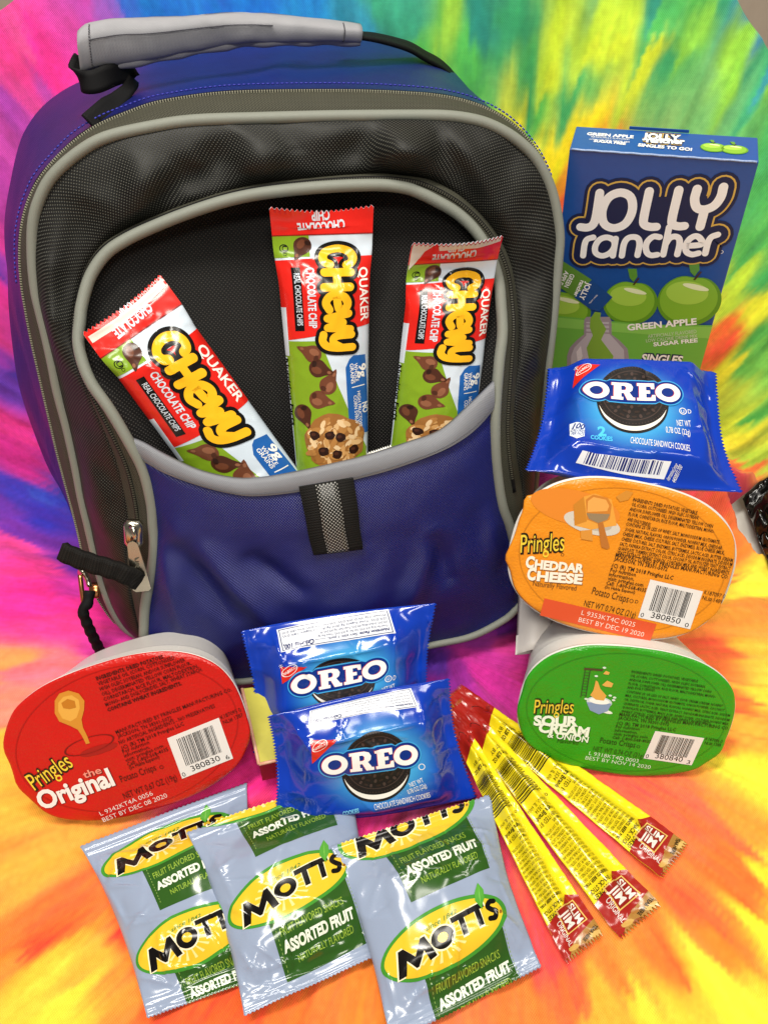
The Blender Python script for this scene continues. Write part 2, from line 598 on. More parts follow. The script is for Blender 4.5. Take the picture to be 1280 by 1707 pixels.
class Sheet(Surface):
    """a crinkled film pack: quad corners in world space, front height field over it"""
    def __init__(s, TL, TR, BR, BL, W, H, smooth_h, detail_h=None, back_h=None, nu=60, nv=60, warp=None, zig=(0, 0, 0, 0), zigamp=0.0007, margin=0.0):
        super().__init__()
        s.c = [np.asarray(x, float) for x in (TL, TR, BR, BL)]
        s.W, s.H, s.nu, s.nv = W, H, nu, nv
        s.sh, s.cut, s.margin = smooth_h, True, margin
        s.n0 = nrm(np.cross(s.c[1] - s.c[3], s.c[0] - s.c[2]))
        if s.n0 @ (CAM - sum(s.c) / 4) < 0:
            s.n0 = -s.n0
        S, T = np.meshgrid(np.linspace(0, 1, nu + 1), np.linspace(0, 1, nv + 1))
        s.warp = warp
        h = smooth_h(S, T) + (detail_h(S, T) if detail_h else 0)
        P = s.bil(S, T) + s.n0 * h[..., None]
        eu, ev = nrm(s.c[1] - s.c[0] + s.c[2] - s.c[3]), nrm(s.c[3] - s.c[0] + s.c[2] - s.c[1])
        alt_u = (np.arange(nu + 1) % 2 * 2 - 1)[:, None] * zigamp
        alt_v = (np.arange(nv + 1) % 2 * 2 - 1)[:, None] * zigamp
        if zig[0]: P[0] -= ev * alt_u
        if zig[2]: P[-1] += ev * alt_u
        if zig[1]: P[:, -1] += eu * alt_v
        if zig[3]: P[:, 0] -= eu * alt_v
        s.P = P
        gu, gv = np.gradient(P, axis=1), np.gradient(P, axis=0)
        N = nrm(np.cross(gu, gv))
        if (N * s.n0).sum(-1).mean() < 0:
            N = -N
        s.Nn = N
        hb = back_h(S, T) if back_h else np.full(S.shape, 0.0002)
        edge = np.minimum(np.minimum(S, 1 - S), np.minimum(T, 1 - T)) <= 0
        hb = np.where(edge, 0.00025, np.maximum(hb, 0.0003))
        s.B = P - s.n0 * (np.maximum(h, 0)[..., None] * (~edge)[..., None] + hb[..., None])
    def bil(s, S, T):
        if s.warp:
            S, T = s.warp(S, T)
        S, T = np.asarray(S)[..., None], np.asarray(T)[..., None]
        a, b, c, d = s.c
        return (a * (1 - S) + b * S) * (1 - T) + (d * (1 - S) + c * S) * T
    def base(s, u, v):
        S, T = np.array(u / s.W), np.array(v / s.H)
        return s.bil(S, T) + s.n0 * float(s.sh(np.clip(S, 0, 1), np.clip(T, 0, 1)))
    def body(s, name, mat, parent, back_mat=None):
        nu, nv = s.nu, s.nv
        k = (nu + 1) * (nv + 1)
        f, fm = [], []
        for j in range(nv):
            for i in range(nu):
                a = j * (nu + 1) + i; b = a + 1; d = a + nu + 1; c = d + 1
                f += [(a, c, b), (a, d, c)]
                fm += [0, 0]
                f += [(k + a, k + b, k + c), (k + a, k + c, k + d)]
                fm += [1, 1]
        ring = [i for i in range(nu)] + [j * (nu + 1) + nu for j in range(nv)] + [nv * (nu + 1) + i for i in range(nu, 0, -1)] + [j * (nu + 1) for j in range(nv, 0, -1)]
        for i in range(len(ring)):
            a, b = ring[i], ring[(i + 1) % len(ring)]
            f.append((a, b, k + b, k + a)); fm.append(0)
        S, T = np.meshgrid(np.linspace(0, s.W, nu + 1), np.linspace(0, s.H, nv + 1))
        uv = np.stack([S, T], -1).reshape(-1, 2)
        V = np.concatenate([s.P.reshape(-1, 3), s.B.reshape(-1, 3)])
        return mesh(name, V, f, [mat, back_mat or mat], parent, fm, np.concatenate([uv, uv]))
    def slice(s, v, f):
        bm = bmesh.new()
        bv = [bm.verts.new((p[0], p[1], 0)) for p in v]
        for q in f:
            try:
                bm.faces.new([bv[i] for i in q])
            except ValueError:
                pass
        m = s.margin
        for co, no in (((m, 0, 0), (-1, 0, 0)), ((s.W - m, 0, 0), (1, 0, 0)), ((0, m, 0), (0, -1, 0)), ((0, s.H - m, 0), (0, 1, 0))):
            bmesh.ops.bisect_plane(bm, geom=bm.verts[:] + bm.edges[:] + bm.faces[:], dist=1e-7, plane_co=co, plane_no=no, clear_outer=True)
        if len(bm.faces):
            co = np.array([q.co[:2] for q in bm.verts])
            du, dv = s.W / s.nu, s.H / s.nv
            lo, hi = co.min(0), co.max(0)
            cuts = [((i * du, 0, 0), (1, 0, 0)) for i in range(int(lo[0] / du) + 1, int(hi[0] / du) + 1)]
            cuts += [((0, i * dv, 0), (0, 1, 0)) for i in range(int(lo[1] / dv) + 1, int(hi[1] / dv) + 1)]
            w = co[:, 0] / du - co[:, 1] / dv
            cuts += [((i * du, 0, 0), (1 / du, -1 / dv, 0)) for i in range(math.floor(w.min()) + 1, math.floor(w.max()) + 1)]
            for c, n in cuts:
                bmesh.ops.bisect_plane(bm, geom=bm.verts[:] + bm.edges[:] + bm.faces[:], dist=1e-6, plane_co=c, plane_no=n)
        bm.verts.index_update()
        vv = [q.co[:2] for q in bm.verts]
        ff = [tuple(q.index for q in p.verts) for p in bm.faces]
        bm.free()
        return vv, ff
    def place(s, uv):
        x = np.clip(uv[:, 0] / s.W * s.nu, 0, s.nu - 1e-9)
        y = np.clip(uv[:, 1] / s.H * s.nv, 0, s.nv - 1e-9)
        i, j = x.astype(int), y.astype(int)
        fx, fy = (x - i)[:, None], (y - j)[:, None]
        def interp(G):
            a, b, d, c = G[j, i], G[j, i + 1], G[j + 1, i], G[j + 1, i + 1]
            return np.where(fx >= fy, a + fx * (b - a) + fy * (c - b), a + fy * (d - a) + fx * (c - d))
        return interp(s.P), nrm(interp(s.Nn))

def rand_creases(seed, n, amp=0.9, lo=0.08, hi=0.30):
    """small random folds, most of them starting at the seals and corners"""
    r = np.random.RandomState(seed)
    out = []
    for i in range(n):
        side = r.randint(0, 4)
        t = r.rand()
        p = [(t, 0.10), (t, 0.90), (0.05, t), (0.95, t)][side]
        a = [math.pi / 2, -math.pi / 2, 0, math.pi][side] + r.randn() * 0.7
        L = lo + (hi - lo) * r.rand()
        out.append((p[0], p[1], p[0] + L * math.cos(a), p[1] + L * math.sin(a), (0.4 + 0.6 * r.rand()) * amp * (1 if r.rand() < 0.7 else -1), 0.5 + 0.8 * r.rand()))
    return out

def creases(lst, W, H):
    """sharp folds in a film: (s0,t0,s1,t1,height mm,width mm)"""
    def f(S, T):
        h = np.zeros_like(S)
        x, y = S * W, T * H
        for s0, t0, s1, t1, a, w in lst:
            p, q = np.array([s0 * W, t0 * H]), np.array([s1 * W, t1 * H])
            d = q - p
            L = np.linalg.norm(d)
            d = d / L
            al = ((x - p[0]) * d[0] + (y - p[1]) * d[1]) / L
            ac = np.abs(-(x - p[0]) * d[1] + (y - p[1]) * d[0])
            h += a * 0.001 * np.exp(-(ac / w)) * np.clip(np.sin(np.clip(al, 0, 1) * math.pi), 0, 1) ** 0.7
        return h
    return f

# ------------------------------------------------------------------ setting: wall, table, tie-dyed cloth
def noise_mat(name, c1, c2, scale, rough, bump=0.2):
    m, nt, b = principled(name)
    tc = nt.nodes.new("ShaderNodeTexCoord")
    no = nt.nodes.new("ShaderNodeTexNoise")
    no.inputs["Scale"].default_value = scale
    no.inputs["Detail"].default_value = 6
    nt.links.new(tc.outputs["Object"], no.inputs["Vector"])
    nt.links.new(mix_col(nt, no.outputs["Fac"], lin(c1), lin(c2)), b.inputs["Base Color"])
    b.inputs["Roughness"].default_value = rough
    bu = nt.nodes.new("ShaderNodeBump")
    bu.inputs["Strength"].default_value = bump
    bu.inputs["Distance"].default_value = 0.001
    nt.links.new(no.outputs["Fac"], bu.inputs["Height"])
    nt.links.new(bu.outputs["Normal"], b.inputs["Normal"])
    return m

g = Geo()
g.add([(-2, 1.1, -0.8), (2, 1.1, -0.8), (2, 1.1, 1.6), (-2, 1.1, 1.6)], [(0, 1, 2, 3)])
tag(g.build("wall", [noise_mat("wall_paint", "9a8b7c", "a59686", 60, 0.8)]), kind="structure")
g = Geo()
g.add([(-1.2, -0.5, -0.004), (0.9, -0.5, -0.004), (0.9, 1.0, -0.004), (-1.2, 1.0, -0.004),
       (-1.2, -0.5, -0.04), (0.9, -0.5, -0.04), (0.9, 1.0, -0.04), (-1.2, 1.0, -0.04)],
      [(0, 1, 2, 3), (4, 7, 6, 5), (0, 4, 5, 1), (1, 5, 6, 2), (2, 6, 7, 3), (3, 7, 4, 0)])
tag(g.build("table", [noise_mat("table_laminate", "b9b6ae", "c8c5bd", 40, 0.45)], smooth_=False), kind="structure")

YS, RAD, PHI, QMAX = 0.372, 0.055, math.radians(66), 0.95
def profile(q):
    """the cloth lies flat, then climbs up the backdrop: arc length -> y, z, tangent angle"""
    q = np.asarray(q, float)
    a = np.clip((q - YS) / RAD, 0, PHI)
    y = np.where(q < YS, q, YS + RAD * np.sin(a))
    z = np.where(q < YS, 0, RAD * (1 - np.cos(a)))
    e = np.maximum(0, q - YS - RAD * PHI)
    return y + e * math.cos(PHI), z + e * math.sin(PHI), a

def cloth_uv(px, py):
    """pixel -> (x, arc length) on the cloth"""
    d = ray(px, py)
    q = np.linspace(-0.3, 1.4, 3401)
    y, z, _ = profile(q)
    t = y / d[1]
    e = z - (HC + d[2] * t)
    k = int(np.argmax((e[:-1] < 0) & (e[1:] >= 0)))
    w = e[k] / (e[k] - e[k + 1])
    qq = q[k] + w * (q[k + 1] - q[k])
    return np.array([d[0] * float(profile(qq)[0]) / d[1], qq])

DYE = """20,40,e8559a 60,60,e8409a 150,15,c94fb0 100,105,ec3f97 200,30,8d62c6 180,60,a45fc0 90,150,bc4aa6 240,30,3f74cf 300,15,2f72cb 400,15,2a70c8
330,100,2b73c6 520,20,2f80c8 600,25,3a8fae 660,40,3f9c7c 700,80,5cb355 740,50,95c94a 780,100,58b858 800,30,2e8577 850,60,3d9a66 880,120,49aa5e
930,50,c4dc3e 900,150,63bf58 870,200,efe53c 915,120,d6e23f 920,260,fbe534 930,330,f59a3c 945,360,f86b4a 1000,100,bfdd44 985,140,cfe242 960,150,4eb066 1030,190,d9e440
1050,130,58b764 1090,60,5dbc5a 1080,20,38927c 1100,130,8ed052 1075,180,46a468 1160,60,44a878 1200,60,3f8fa0 1215,20,3a74b4 1240,80,2f68b0 1265,110,3680b0 1200,150,98d44e
1235,180,4aab78 1270,150,3f97a0 1260,200,8bd050 1275,250,55b868 1265,320,5bbd66 1250,420,62c060 1275,470,4fb45f 1230,480,c2e048 1240,540,ecee44
1190,560,fb7a44 1180,600,fb6a48 1215,620,f6ee45 1250,600,74c558 1272,560,5dba58 1270,680,5fbb55 1240,700,d8e648 1230,745,f2ea48 1262,760,b9d94c
1222,790,f57a4a 1190,840,e34860 1150,820,d03a70 1180,870,f3644e 1255,975,fbf850 1205,930,f98a48 1190,960,f46a4c 1270,1010,fb9c4a 1240,1060,f9a24c 1265,1090,fbc04c
1272,1150,fce650 1200,1090,f86a4a 1180,1160,fa7448 1180,1230,fb7c4c 1230,1210,fbb24c 1272,1300,fcee4a 1120,1330,fb7a58 1160,1380,fb7650 1060,1290,fa6f52
1000,1300,fb6a58 930,1300,f7567a 1240,1390,fba048 1200,1440,fc7c42 1272,1450,fcee46 1260,1550,fcf045 1180,1550,fc8a42 1150,1500,fb6e48 1100,1600,fc7c44 1150,1660,fcd048
1220,1650,fcf04a 1030,1640,fb8a46 1000,1690,fcb84a 1080,1690,fce04a 950,1640,fb7048 910,1560,fa5f58 900,1690,fb8a48 870,1340,f4467c 950,1360,f95a68 800,1120,d43a9c 760,1110,9a2f94
735,1105,5a2f94 840,1080,e2489c 850,1045,7a2f9a 800,1075,a83aa4 790,1095,cc3c9c 700,1110,4c2a90 900,1130,e8449c 720,1150,a02f9c 560,1350,fa3f92 430,1290,fb3f90 450,1320,fb3c90 400,1360,fb4a80
100,1500,fd7a44 60,1430,fdb04e 30,1350,fdb44c 15,1420,fd9a48 20,1180,f2907a 15,1250,fcc450 60,1130,f87c86 10,1120,f8a060 100,1050,fb4a9a 50,1000,fc3f9c 150,1010,fa3f9c 20,950,f8489c 190,1080,e846a8
80,1560,fd5a40 150,1640,fdb64a 60,1650,fdd04c 20,1600,fd9444 200,1690,fd8a44 120,1690,fde04c 350,1690,fd6a40 300,1650,fd6440 500,1690,fd8244 600,1695,fd8e44 230,1560,fd5844
20,900,f0509c 60,890,7a3aae 5,850,6a3aa8 60,830,4a3fb4 95,870,4438b0 100,830,3f4cba 110,935,5a2f9c 130,990,d83fa4 40,760,e03f9c 20,720,f0489c 60,720,b43fae 20,650,6a3fae 40,620,5340b2 15,585,9a3fae 10,540,e0489c 5,490,dc3f9c 15,470,5a3fb0
10,400,d8469c 5,330,b846a8 10,260,c24ca8 30,230,b048b0 40,190,e0509c 25,130,ee4a9a 10,90,f04a98 250,950,6a2f9c 450,950,5a2f9c 600,900,4a2f9c 700,900,6a3f9c 880,700,e86a50 870,850,c0408c
820,600,f0a040 800,400,d0d840 600,200,2f80a0 400,300,4060c0 200,400,9048b0 150,700,a040b0"""

def build_cloth():
    C0 = cloth_uv(745, 1085)
    pts, cols = [], []
    for tok in DYE.split():
        a, b, c = tok.split(',')
        pts.append(cloth_uv(float(a), float(b)))
        cols.append(lin(c))
    pts, cols = np.array(pts) - C0, np.array(cols)
    pr, pf = np.hypot(*pts.T), np.arctan2(pts[:, 1], pts[:, 0])
    xs = np.arange(-0.60, 0.46, 0.0022)
    qs = np.concatenate([np.arange(-0.06, 0.30, 0.0025), np.arange(0.30, 0.90, 0.0022)])
    X, Q = np.meshgrid(xs, qs)
    # upper edge of the cloth
    e1, e2 = cloth_uv(1226, 0), cloth_uv(1280, 88)
    l1 = cloth_uv(28, 0)
    top = np.minimum(np.where(xs > 0.1, e1[1] + (xs - e1[0]) * (e2[1] - e1[1]) / (e2[0] - e1[0]), 9.0), np.where(xs < l1[0] + 0.06, l1[1] + (xs - l1[0]) * 0.55, 9.0))
    top = np.minimum(top, e1[1] + 0.10)
    Q0 = Q
    Q = np.minimum(Q, top[None, :])
    # dye: nearest reference colours, streaked along the radius
    dx, dq = X - C0[0], Q - C0[1]
    r, ph = np.hypot(dx, dq), np.arctan2(dq, dx)
    n1 = vnoise(ph * 9, r * 3, 1) * 0.6 + vnoise(ph * 24, r * 5, 2) * 0.5 + vnoise(ph * 60, r * 9, 3) * 0.45 + vnoise(ph * 140, r * 14, 7) * 0.25
    n2 = vnoise(X * 60, Q * 60, 4) * 0.5 + vnoise(X * 140, Q * 140, 6) * 0.3
    r2 = r * (1 + 0.085 * n1 + 0.02 * n2)
    p2 = ph + 0.035 * vnoise(ph * 14, r * 14, 5) + 0.010 * n2
    wr, wp = r2.ravel(), p2.ravel()
    out = np.zeros((wr.size, 3))
    for i in range(0, wr.size, 20000):
        a, b = wr[i:i + 20000, None], wp[i:i + 20000, None]
        df = np.abs((b - pf + math.pi) % (2 * math.pi) - math.pi)
        d2 = ((a - pr) / 1.5) ** 2 + (np.minimum(a, pr) * df * 1.25) ** 2 + 2e-6
        w = d2 ** -2.2
        out[i:i + 20000] = (w @ cols) / w.sum(1, keepdims=True)
    out = out.reshape(*r.shape, 3)
    # dye soaked unevenly: fibres and pleats
    st = vnoise(ph * 40, r * 6, 8) * 0.5 + vnoise(ph * 95, r * 12, 9) * 0.5 + vnoise(ph * 190, r * 30, 10) * 0.4
    out = np.clip(out * (1 + 0.17 * st + 0.10 * n2)[..., None], 0.004, 0.98)
    # shape
    Y, Z, A = profile(Q)
    bump = 0.0026 * vnoise(ph * 12, r * 6, 11) + 0.0030 * (0.5 - np.abs(vnoise(ph * 24, r * 8, 12))) * smooth(0.05, 0.15, r) + 0.0022 * vnoise(X * 15, Q * 15, 13) + 0.0020 * (0.5 - np.abs(vnoise(X * 38 + Q * 20, Q * 30 - X * 12, 14)))
    for (x0, y0), (x1, y1), h, w in (((0, 905), (190, 1075), 0.0035, 0.006), ((1280, 1010), (1120, 1050), 0.005, 0.007), ((1275, 940), (1215, 1000), 0.006, 0.006),
                                     ((880, 0), (905, 230), 0.0035, 0.010), ((1275, 120), (1180, 330), 0.003, 0.01), ((1280, 1170), (1090, 1120), 0.004, 0.008),
                                     ((130, 150), (10, 330), 0.003, 0.008), ((20, 700), (110, 640), 0.003, 0.008), ((1280, 640), (1190, 800), 0.006, 0.012),
                                     ((1270, 1390), (1000, 1330), 0.003, 0.009), ((60, 1500), (250, 1440), 0.003, 0.008), ((640, 5), (690, 120), 0.003, 0.008)):
        p, q = cloth_uv(x0, y0), cloth_uv(x1, y1)
        d = q - p; L = np.hypot(*d); d /= L
        al, ac = ((X - p[0]) * d[0] + (Q - p[1]) * d[1]) / L, (-(X - p[0]) * d[1] + (Q - p[1]) * d[0])
        bump += h * np.exp(-(ac / w) ** 2) * np.clip(1 - np.abs(al * 2 - 1), 0, 1) ** 0.5 * (al > 0) * (al < 1)
    # the heap of cloth that the drink mix box stands on
    mound = smooth(0.085, 0.115, X) * (1 - smooth(0.215, 0.25, X)) * np.exp(-((Q - 0.405) / 0.028) ** 2) * 0.030
    V = np.stack([X, Y - np.sin(A) * bump, Z + np.cos(A) * bump + mound], -1)
    # folded-back corner that bares the table
    hole = np.array([cloth_uv(*p) for p in ((1300, 784), (1262, 806), (1236, 828), (1214, 846), (1193, 864), (1204, 872), (1224, 888), (1246, 912), (1262, 926), (1300, 950))])
    def inside(x, q):
        c = np.zeros(x.shape, bool)
        n = len(hole)
        for i in range(n):
            a, b = hole[i], hole[(i + 1) % n]
            cr = ((a[1] > q) != (b[1] > q)) & (x < (b[0] - a[0]) * (q - a[1]) / (b[1] - a[1] + 1e-12) + a[0])
            c ^= cr
        return c
    ins = inside(X, Q) | ((X > 0.262) & (np.abs(Q - cloth_uv(1285, 870)[1]) < 0.05) & (X > 0.28))
    dist = np.full(X.shape, 9.0)
    near = np.zeros((*X.shape, 2))
    for i in range(len(hole) - 1):
        a, b = hole[i], hole[i + 1]
        d = b - a
        t = np.clip(((X - a[0]) * d[0] + (Q - a[1]) * d[1]) / (d @ d), 0, 1)
        nx, nq = a[0] + t * d[0], a[1] + t * d[1]
        dd = np.hypot(X - nx, Q - nq)
        m = dd < dist
        dist[m] = dd[m]
        near[m] = np.stack([nx, nq], -1)[m]
    lift = 0.012 * np.exp(-(dist / 0.012) ** 2) * smooth(0.0, 0.006, dist) * (Q < 0.42)
    V[..., 2] += np.where(ins, 0, lift)
    nq, nx_ = X.shape
    snap = ins & (dist < 0.004)
    yy, zz, _ = profile(near[..., 1])
    V[snap] = np.stack([near[..., 0], yy, zz + 0.001], -1)[snap]
    gone = (ins & ~snap)
    over = Q0 > top[None, :] + 1e-9
    idx = np.arange(nq * nx_).reshape(nq, nx_)
    a, b, c, d = idx[:-1, :-1], idx[:-1, 1:], idx[1:, 1:], idx[1:, :-1]
    gf = gone.ravel()
    allsnap = snap.ravel()
    q4 = np.stack([a, b, c, d], -1).reshape(-1, 4)
    ov = over.ravel()
    q4 = q4[~gf[q4].any(1) & ~allsnap[q4].all(1) & ~ov[q4[:, :2]].all(1)]
    used = np.unique(q4)
    remap = np.full(nq * nx_, -1); remap[used] = np.arange(len(used))
    m, nt, bs = principled("dyed_cotton")
    at_ = nt.nodes.new("ShaderNodeAttribute"); at_.attribute_name = "dye"
    tc, ux, uy = uv_xy(nt)
    k = 2 * math.pi / 1.1
    knit = math_node(nt, 'MULTIPLY_ADD', math_node(nt, 'MULTIPLY', math_node(nt, 'SINE', math_node(nt, 'MULTIPLY', ux, k)), math_node(nt, 'SINE', math_node(nt, 'MULTIPLY', uy, k * 0.8))), 0.5, 0.5)
    no = nt.nodes.new("ShaderNodeTexNoise"); no.inputs["Scale"].default_value = 0.25; no.inputs["Detail"].default_value = 5
    nt.links.new(tc.outputs["UV"], no.inputs["Vector"])
    # fine radial streaks where the dye ran along the pleats
    dx_ = math_node(nt, 'SUBTRACT', ux, float(C0[0] * 1000)); dy_ = math_node(nt, 'SUBTRACT', uy, float(C0[1] * 1000))
    an = math_node(nt, 'ARCTAN2', dy_, dx_)
    rd = math_node(nt, 'SQRT', math_node(nt, 'ADD', math_node(nt, 'MULTIPLY', dx_, dx_), math_node(nt, 'MULTIPLY', dy_, dy_)))
    cb = nt.nodes.new("ShaderNodeCombineXYZ")
    nt.links.new(math_node(nt, 'MULTIPLY', an, 34.0), cb.inputs[0]); nt.links.new(math_node(nt, 'MULTIPLY', rd, 0.028), cb.inputs[1])
    sn = nt.nodes.new("ShaderNodeTexNoise"); sn.inputs["Scale"].default_value = 1.0; sn.inputs["Detail"].default_value = 7; sn.inputs["Roughness"].default_value = 0.65
    nt.links.new(cb.outputs[0], sn.inputs["Vector"])
    streak = math_node(nt, 'MULTIPLY_ADD', sn.outputs["Fac"], 0.85, 0.64)
    hs = nt.nodes.new("ShaderNodeHueSaturation")
    nt.links.new(math_node(nt, 'MULTIPLY_ADD', sn.outputs["Fac"], -0.06, 0.53), hs.inputs["Hue"])
    nt.links.new(at_.outputs["Color"], hs.inputs["Color"])
    nt.links.new(math_node(nt, 'MULTIPLY', math_node(nt, 'MULTIPLY_ADD', no.outputs["Fac"], 0.35, math_node(nt, 'MULTIPLY_ADD', knit, 0.14, 0.60)), streak), hs.inputs["Value"])
    hs.inputs["Saturation"].default_value = 1.02
    nt.links.new(hs.outputs[0], bs.inputs["Base Color"])
    bs.inputs["Roughness"].default_value = 0.9
    bs.inputs["Specular IOR Level"].default_value = 0.15
    bs.inputs["Sheen Weight"].default_value = 0.06
    bu = nt.nodes.new("ShaderNodeBump"); bu.inputs["Strength"].default_value = 0.6; bu.inputs["Distance"].default_value = 0.0006
    nt.links.new(math_node(nt, 'ADD', math_node(nt, 'MULTIPLY', knit, 0.7), no.outputs["Fac"]), bu.inputs["Height"])
    nt.links.new(bu.outputs["Normal"], bs.inputs["Normal"])
    uv = np.stack([X, Q], -1).reshape(-1, 2)[used] * 1000
    o = mesh("tie_dye_cloth", V.reshape(-1, 3)[used], remap[q4], m, None, None, uv, None, True, out.reshape(-1, 3)[used])
    tag(o, "rainbow tie-dyed cotton cloth spread under the whole display and up behind it", "cloth")
build_cloth()

# black plastic bag on the bare table beside the folded cloth
def build_plastic_bag():
    c = [at(1238, 836, h=0.003), at(1350, 760, h=0.020), at(1350, 1010, h=0.012), at(1283, 955, h=0.002)]
    sh = lambda S, T: 0.010 * np.sin(S * math.pi) * np.sin(T * math.pi)
    dt = lambda S, T: 0.011 * np.abs(vnoise(S * 4, T * 5, 5)) + 0.003 * np.abs(vnoise(S * 9, T * 9, 6))
    s = Sheet(*c, 60, 90, sh, dt, lambda S, T: 0.001 + 0 * S, 60, 60)
    t = thing("plastic_bag", c[0], "crumpled glossy black plastic bag beside the bared grey table corner", "bag")
    s.body("bag_film", film("black_film", "0b0b0a", 0.16), t)
build_plastic_bag()

# ------------------------------------------------------------------ the backpack
PSI, BETA = math.radians(8), math.radians(18)
BA = np.array([math.cos(PSI), math.sin(PSI), 0])
_nf = np.array([math.sin(PSI), -math.cos(PSI), 0])
BB = math.cos(BETA) * np.array([0, 0, 1.0]) - math.sin(BETA) * _nf
BC = math.cos(BETA) * _nf + math.sin(BETA) * np.array([0, 0, 1.0])
BO = at(552, 1118, h=0.006) - BC * 0.044

def bpx(px, py, c=0.0):
    """pixel -> world, on the plane c metres in front of the backpack's front plane"""
    d = ray(px, py)
    t = ((BO + BC * c - CAM) @ BC) / (d @ BC)
    return CAM + d * t
def bloc(p):
    p = np.asarray(p) - BO
    return np.stack([p @ BA, p @ BB, p @ BC], -1)
def bw(a, b, c):
    return BO + np.multiply.outer(np.asarray(a, float), BA) + np.multiply.outer(np.asarray(b, float), BB) + np.multiply.outer(np.asarray(c, float), BC)

def bring(pts, c, n=200):
    """pixel polyline -> resampled world curve; c number or list"""
    cc = np.broadcast_to(np.asarray(c, float), (len(pts),))
    return curve_res([bpx(x, y, k) for (x, y), k in zip(pts, cc)], n)

NB = 220
outer_px = [(238, 1062), (210, 1045), (190, 1016), (174, 976), (161, 927), (148, 871), (138, 829), (128, 776), (115, 717), (98, 652), (89, 606), (79, 560), (68, 515), (61, 483), (56, 430), (57, 371), (68, 330), (89, 293), (131, 255), (178, 229), (255, 211), (325, 201), (438, 197), (563, 194), (690, 193), (747, 194), (794, 201), (831, 215), (864, 236), (892, 265), (913, 305), (925, 347), (931, 394), (929, 429), (926, 465), (922, 510), (917, 560), (911, 610), (902, 680), (893, 760), (885, 850), (876, 950), (868, 1003)]
zip_px = [(222, 1062), (184, 1028), (148, 967), (139, 927), (131, 888), (115, 826), (104, 785), (95, 750), (87, 715), (79, 681), (62, 606), (49, 547), (42, 505), (36, 464), (34, 406), (39, 368), (48, 336), (66, 298), (94, 266), (131, 230), (176, 203), (222, 185), (264, 171), (346, 158), (428, 153), (592, 152), (701, 157), (750, 163), (792, 174), (830, 191), (858, 211), (882, 236), (902, 266), (917, 300), (928, 340), (933, 385), (931, 425), (926, 480), (918, 560), (903, 680), (886, 850), (876, 960), (872, 1003)]
outer = bring(outer_px, 0.0, NB)
zipr = bring(zip_px, -0.012, NB)
# back outline (blue body); its right flank is hidden behind the front
back_px = [(235, 1050), (180, 1005), (140, 900), (128, 871), (105, 822), (79, 776), (49, 698), (31, 638), (21, 573), (15, 511), (13, 453), (9, 418), (8, 371), (14, 324), (30, 249), (47, 209), (77, 172), (125, 140), (185, 120), (240, 108), (300, 92), (373, 77), (428, 69), (510, 64), (592, 66), (674, 75), (734, 102), (767, 131), (795, 170), (825, 215), (850, 270), (868, 340), (875, 420), (868, 560), (850, 720), (838, 850), (830, 960), (826, 1000)]
back = bring(back_px, -0.095, NB)
mid = bring([( (a[0] * 0.5 + b[0] * 0.5), (a[1] * 0.5 + b[1] * 0.5)) for a, b in zip(
    curve_res(zip_px, 60), curve_res(back_px, 60))], -0.055, NB)

pock_px = [(241, 1062), (241, 1045), (243, 1006), (254, 950), (258, 907), (256, 870), (253, 835), (240, 783), (217, 737), (184, 681), (154, 638), (138, 599), (132, 565), (135, 535), (138, 507), (152, 460), (178, 422), (213, 398), (260, 376), (313, 355), (375, 335), (438, 322), (531, 312), (625, 308), (675, 313), (700, 322), (723, 333), (759, 354), (789, 382), (812, 417), (829, 464), (834, 511), (836, 555), (831, 601), (826, 662), (824, 711), (825, 759), (830, 808), (837, 845), (847, 872), (856, 905), (865, 950), (868, 1003)]
def pc(y):      # how far the pocket's piping stands forward
    return 0.010 + 0.030 * float(smooth(330, 760, y))
pock = bring(pock_px, [pc(y) for _x, y in pock_px], NB)
pzo_px = [(236, 1060), (226, 1020), (215, 960), (212, 905), (214, 860), (206, 815), (195, 770), (176, 722), (152, 668), (134, 626), (124, 590), (120, 560), (122, 530), (127, 500), (140, 452), (168, 410), (206, 384), (258, 360), (313, 339), (375, 319), (438, 306), (531, 295), (625, 289), (690, 294), (725, 303), (762, 323), (800, 356), (832, 397), (851, 440), (860, 488), (864, 540), (862, 600), (858, 662), (856, 711), (862, 768), (869, 808), (872, 840), (872, 880), (872, 920), (872, 960), (872, 1003)]
pzo = bring(pzo_px, [max(0.004, pc(y) - 0.013) for _x, y in pzo_px], NB)

def lerp(a, b, t):
    return a * (1 - t) + b * t

M_blue = woven("blue_nylon", "080c42", "10186c", 1.4, 'plain', 0.38, 0.8, 0.5, 0.0, 0.18)
M_rip = woven("charcoal_ripstop", "0a0a09", "5a5a50", 1.9, 'dots', 0.5, 0.8, 0.28, 0.0, 0.4)
M_blackmesh = woven("black_mesh", "060606", "45423e", 1.9, 'dots', 0.7, 0.9, 0.2, 0.0, 0.15)
M_tape = woven("zipper_tape", "26261d", "4c4b3e", 1.5, 'herring', 0.7, 0.6, 0.3, 0.0, 0.15)
M_pipe = woven("grey_piping", "6e7168", "888b81", 0.8, 'plain', 0.5, 0.3, 0.4, 0.0, 0.06)
M_trim = woven("grey_binding", "66686e", "85878d", 0.9, 'plain', 0.45, 0.4, 0.5, 0.0, 0.10)
M_grip = woven("grip_fabric", "86868c", "9e9ea2", 0.9, 'plain', 0.5, 0.4, 0.5, 0.0, 0.08)
M_web = woven("black_webbing", "030303", "1f1d1a", 1.3, 'rib', 0.8, 1.0, 0.2, 0.0, 0.1)
M_black = woven("black_binding", "040405", "0f0e10", 0.9, 'plain', 0.7, 0.4, 0.2)
M_reflect = woven("silver_weave", "1a1a18", "d2d0c8", 1.9, 'dots', 0.4, 0.5, 0.5, 0.0, 0.1)
M_teeth = film("nylon_teeth", "8d8b78", 0.35)
